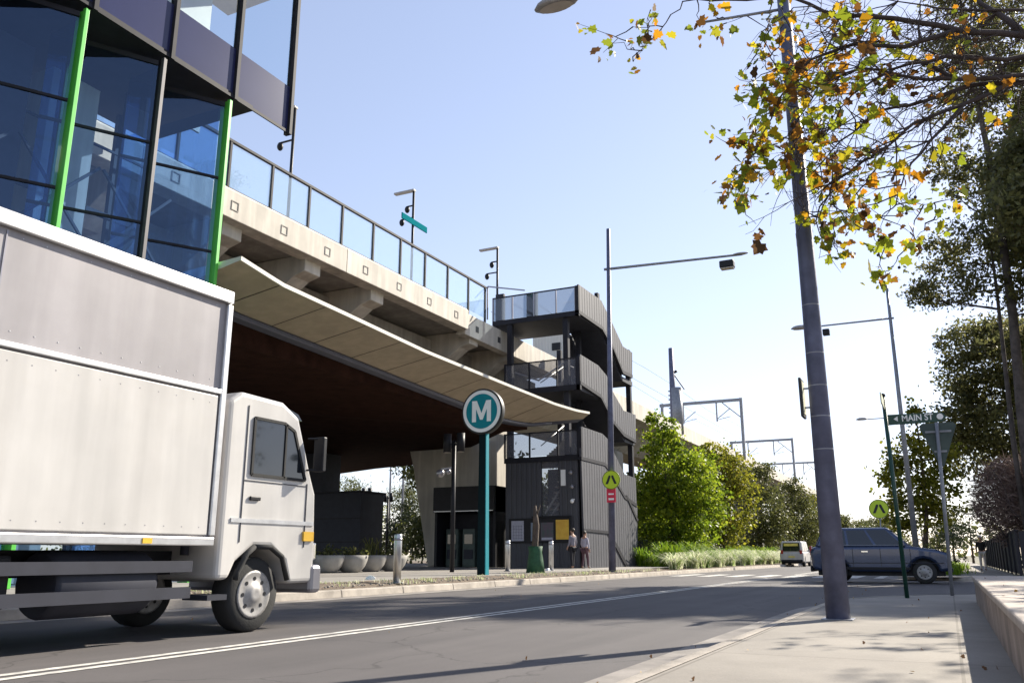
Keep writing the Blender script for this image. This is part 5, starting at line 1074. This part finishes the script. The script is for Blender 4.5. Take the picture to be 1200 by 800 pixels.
anchors(920,40,30,30,26); anchors(895,120,20,40,18); anchors(915,90,26,26,16); anchors(935,130,26,30,26); anchors(900,165,22,20,22); anchors(882,200,14,18,16); anchors(866,232,9,10,10); anchors(985,120,34,34,24); anchors(1000,180,30,22,14); anchors(945,190,26,20,20)
anchors(985,235,22,18,14); anchors(965,270,8,14,8); anchors(1005,262,14,10,6); anchors(1055,200,20,20,6); anchors(1030,285,4,22,6); anchors(1034,325,4,5,4); anchors(1090,240,22,20,9); anchors(1070,285,8,10,4); anchors(845,30,14,14,6); anchors(760,32,10,12,6); anchors(742,60,14,10,4); anchors(684,30,4,3,1); anchors(720,46,3,3,1); anchors(1000,30,40,20,14); anchors(1130,70,45,45,14); anchors(1060,110,40,40,16); anchors(1010,75,30,20,10)
LP = []; LT = []; LS = []
def near(p): return min(dense, key=lambda d: (d-p).length+max(0, p.z-d.z)*.4)
order = sorted(anch, key=lambda q: (near(q[0])-q[0]).length)
for p, lf in order:
    st = near(p); L = (p-st).length; w_ = wobble(st, p, 5, min(L*.1, .07)); bm_.tube(w_, [.010,.008,.007,.005,.004,.003], 5, cap=False); dense += w_[1:]
    for _ in range(random.randint(3, 7)):
        qv = p+Vector((random.gauss(0,.085), random.gauss(0,.1), random.gauss(-.05,.085))); LP.append(qv); LS.append(random.choice([.06,.075,.09,.10,.12,.155])*random.uniform(.8,1.25)); LT.append(random.random())
def curvy(st, d, L, n_, droop):
    pts = [Vector(st)]; d = d.normalized()
    for _q in range(n_):
        d = (d+Vector((random.gauss(0,.22), random.gauss(0,.22), random.gauss(droop,.2)))).normalized(); pts.append(pts[-1]+d*L/n_)
    return pts
starts = [p for p in dense[:len_limbs] if p.x > -1.0]
for _ in range(230):
    st = random.choice(starts); d = Vector((random.gauss(-.8,.35), random.gauss(-.1,.4), random.gauss(-.15,.45))); w_ = curvy(st, d, random.uniform(.5, 1.5), 7, -.03); bm_.tube(w_, [.010,.009,.008,.006,.005,.004,.003,.002], 4, cap=False)
    for __ in range(3):
        i_ = random.randint(2, 5); d2 = (w_[i_+1]-w_[i_]).normalized()+Vector((random.gauss(0,.6), random.gauss(0,.6), random.gauss(0,.6))); bm_.tube(curvy(w_[i_], d2, random.uniform(.2,.6), 4, -.03), [.005,.004,.0035,.003,.002], 4, cap=False)
    if random.random() < .12: LP.append(w_[-1]); LS.append(.1); LT.append(random.random()*.6)
for _ in range(26):
    p = random.choice(dense); bm_.ball(p+Vector((0,0,-.14)), .02, 7, 5); bm_.tube([p, p+Vector((.01,0,-.13))], .002, 3, cap=False)
bm_.build('branchwork', M['twig'], t)
leaf_cloud('crown', LP, np.array(LS)*1.15, LOBED, LM['autumn'], t, np.array(LT))

tb = Vector((6.6, 18.6, .45)); t = thing('plane_tree', 'second plane tree in the garden bed further along, out to the right', 'tree', tb)
mb = MB(); mb.tube([tb, tb+Vector((0,0,2)), tb+Vector((-.2,0,4.5)), tb+Vector((0,.1,8))], [.3,.24,.2,.06], 12); mb.build('trunk', M['planebark'], t)
bm_ = MB(); LP = []
for i in range(46):
    st = tb+Vector((-.1, 0, random.uniform(3.4, 7))); w_ = curvy(st, Vector((random.gauss(-.7,.8), random.gauss(-.2,.8), random.gauss(.25,.3))), random.uniform(2.2, 4.6), 8, .0); bm_.tube(w_, [.05,.042,.035,.03,.024,.018,.012,.008,.004], 5)
    for __ in range(4):
        i_ = random.randint(2, 7); w2 = curvy(w_[i_], (w_[i_+1]-w_[i_]).normalized()+Vector((random.gauss(0,.6), random.gauss(0,.6), random.gauss(0,.5))), random.uniform(.5,1.4), 5, -.02); bm_.tube(w2, [.012,.010,.008,.006,.004,.002], 4, cap=False)
        for p in w2[2:]:
            for ___ in range(3): LP.append(p+Vector((random.gauss(0,.12), random.gauss(0,.12), random.gauss(0,.12))))
bm_.build('branchwork', M['twig'], t)
LP = [p for p in LP if p.x > 1.9+.0*p.y]
leaf_cloud('crown', LP, rng.uniform(.09, .2, len(LP)), LOBED, LM['autumn'], t, rng.random(len(LP)))

# ================================================================== LIGHT, SKY, CAMERA
AZ, EL = 24., 33.
w = bpy.data.worlds.new('World'); scene.world = w; w.use_nodes = True; nt = w.node_tree; nt.nodes.clear()
sk = nt.nodes.new('ShaderNodeTexSky'); sk.sky_type = 'NISHITA'; sk.sun_disc = False; sk.sun_elevation = R(EL); sk.sun_rotation = R(AZ); sk.air_density = 1.; sk.dust_density = .25; sk.ozone_density = 1.; sk.altitude = 20
hs = nt.nodes.new('ShaderNodeHueSaturation'); hs.inputs['Saturation'].default_value = .9; gm = nt.nodes.new('ShaderNodeGamma'); gm.inputs[1].default_value = .68; nt.links.new(sk.outputs[0], gm.inputs[0]); mt_ = nt.nodes.new('ShaderNodeMixRGB'); mt_.blend_type = 'MULTIPLY'; mt_.inputs[0].default_value = 1.; mt_.inputs[2].default_value = (1.03, .985, 1.09, 1); nt.links.new(gm.outputs[0], mt_.inputs[1]); nt.links.new(mt_.outputs[0], hs.inputs['Color'])
bg = nt.nodes.new('ShaderNodeBackground'); bg.inputs['Strength'].default_value = .155; ou = nt.nodes.new('ShaderNodeOutputWorld'); nt.links.new(hs.outputs[0], bg.inputs[0]); nt.links.new(bg.outputs[0], ou.inputs[0])
sd = Vector((math.sin(R(AZ))*math.cos(R(EL)), math.cos(R(AZ))*math.cos(R(EL)), math.sin(R(EL))))
sl = bpy.data.lights.new('sun', 'SUN'); sl.energy = 5.; sl.angle = R(.53); sl.color = (1, .92, .79); so = bpy.data.objects.new('sun', sl); so.rotation_euler = sd.to_track_quat('Z', 'Y').to_euler(); so.location = (20, 40, 60); C.objects.link(so)
cam = bpy.data.cameras.new('camera'); co = bpy.data.objects.new('camera', cam); C.objects.link(co); cam.sensor_width = 36; cam.lens = FPX/1200*36; cam.clip_end = 6000; cam.clip_start = .05
mw = Matrix((RT, UP, -FW)).transposed().to_4x4(); mw.translation = O0; co.matrix_world = mw; scene.camera = co
vs_ = scene.view_settings; vs_.view_transform = 'Standard'; vs_.look = 'None'; vs_.gamma = 1; vs_.use_curve_mapping = False; vs_.exposure = 1.1
scene.cycles.max_bounces = 8; scene.cycles.transparent_max_bounces = 24; scene.cycles.use_denoising = True
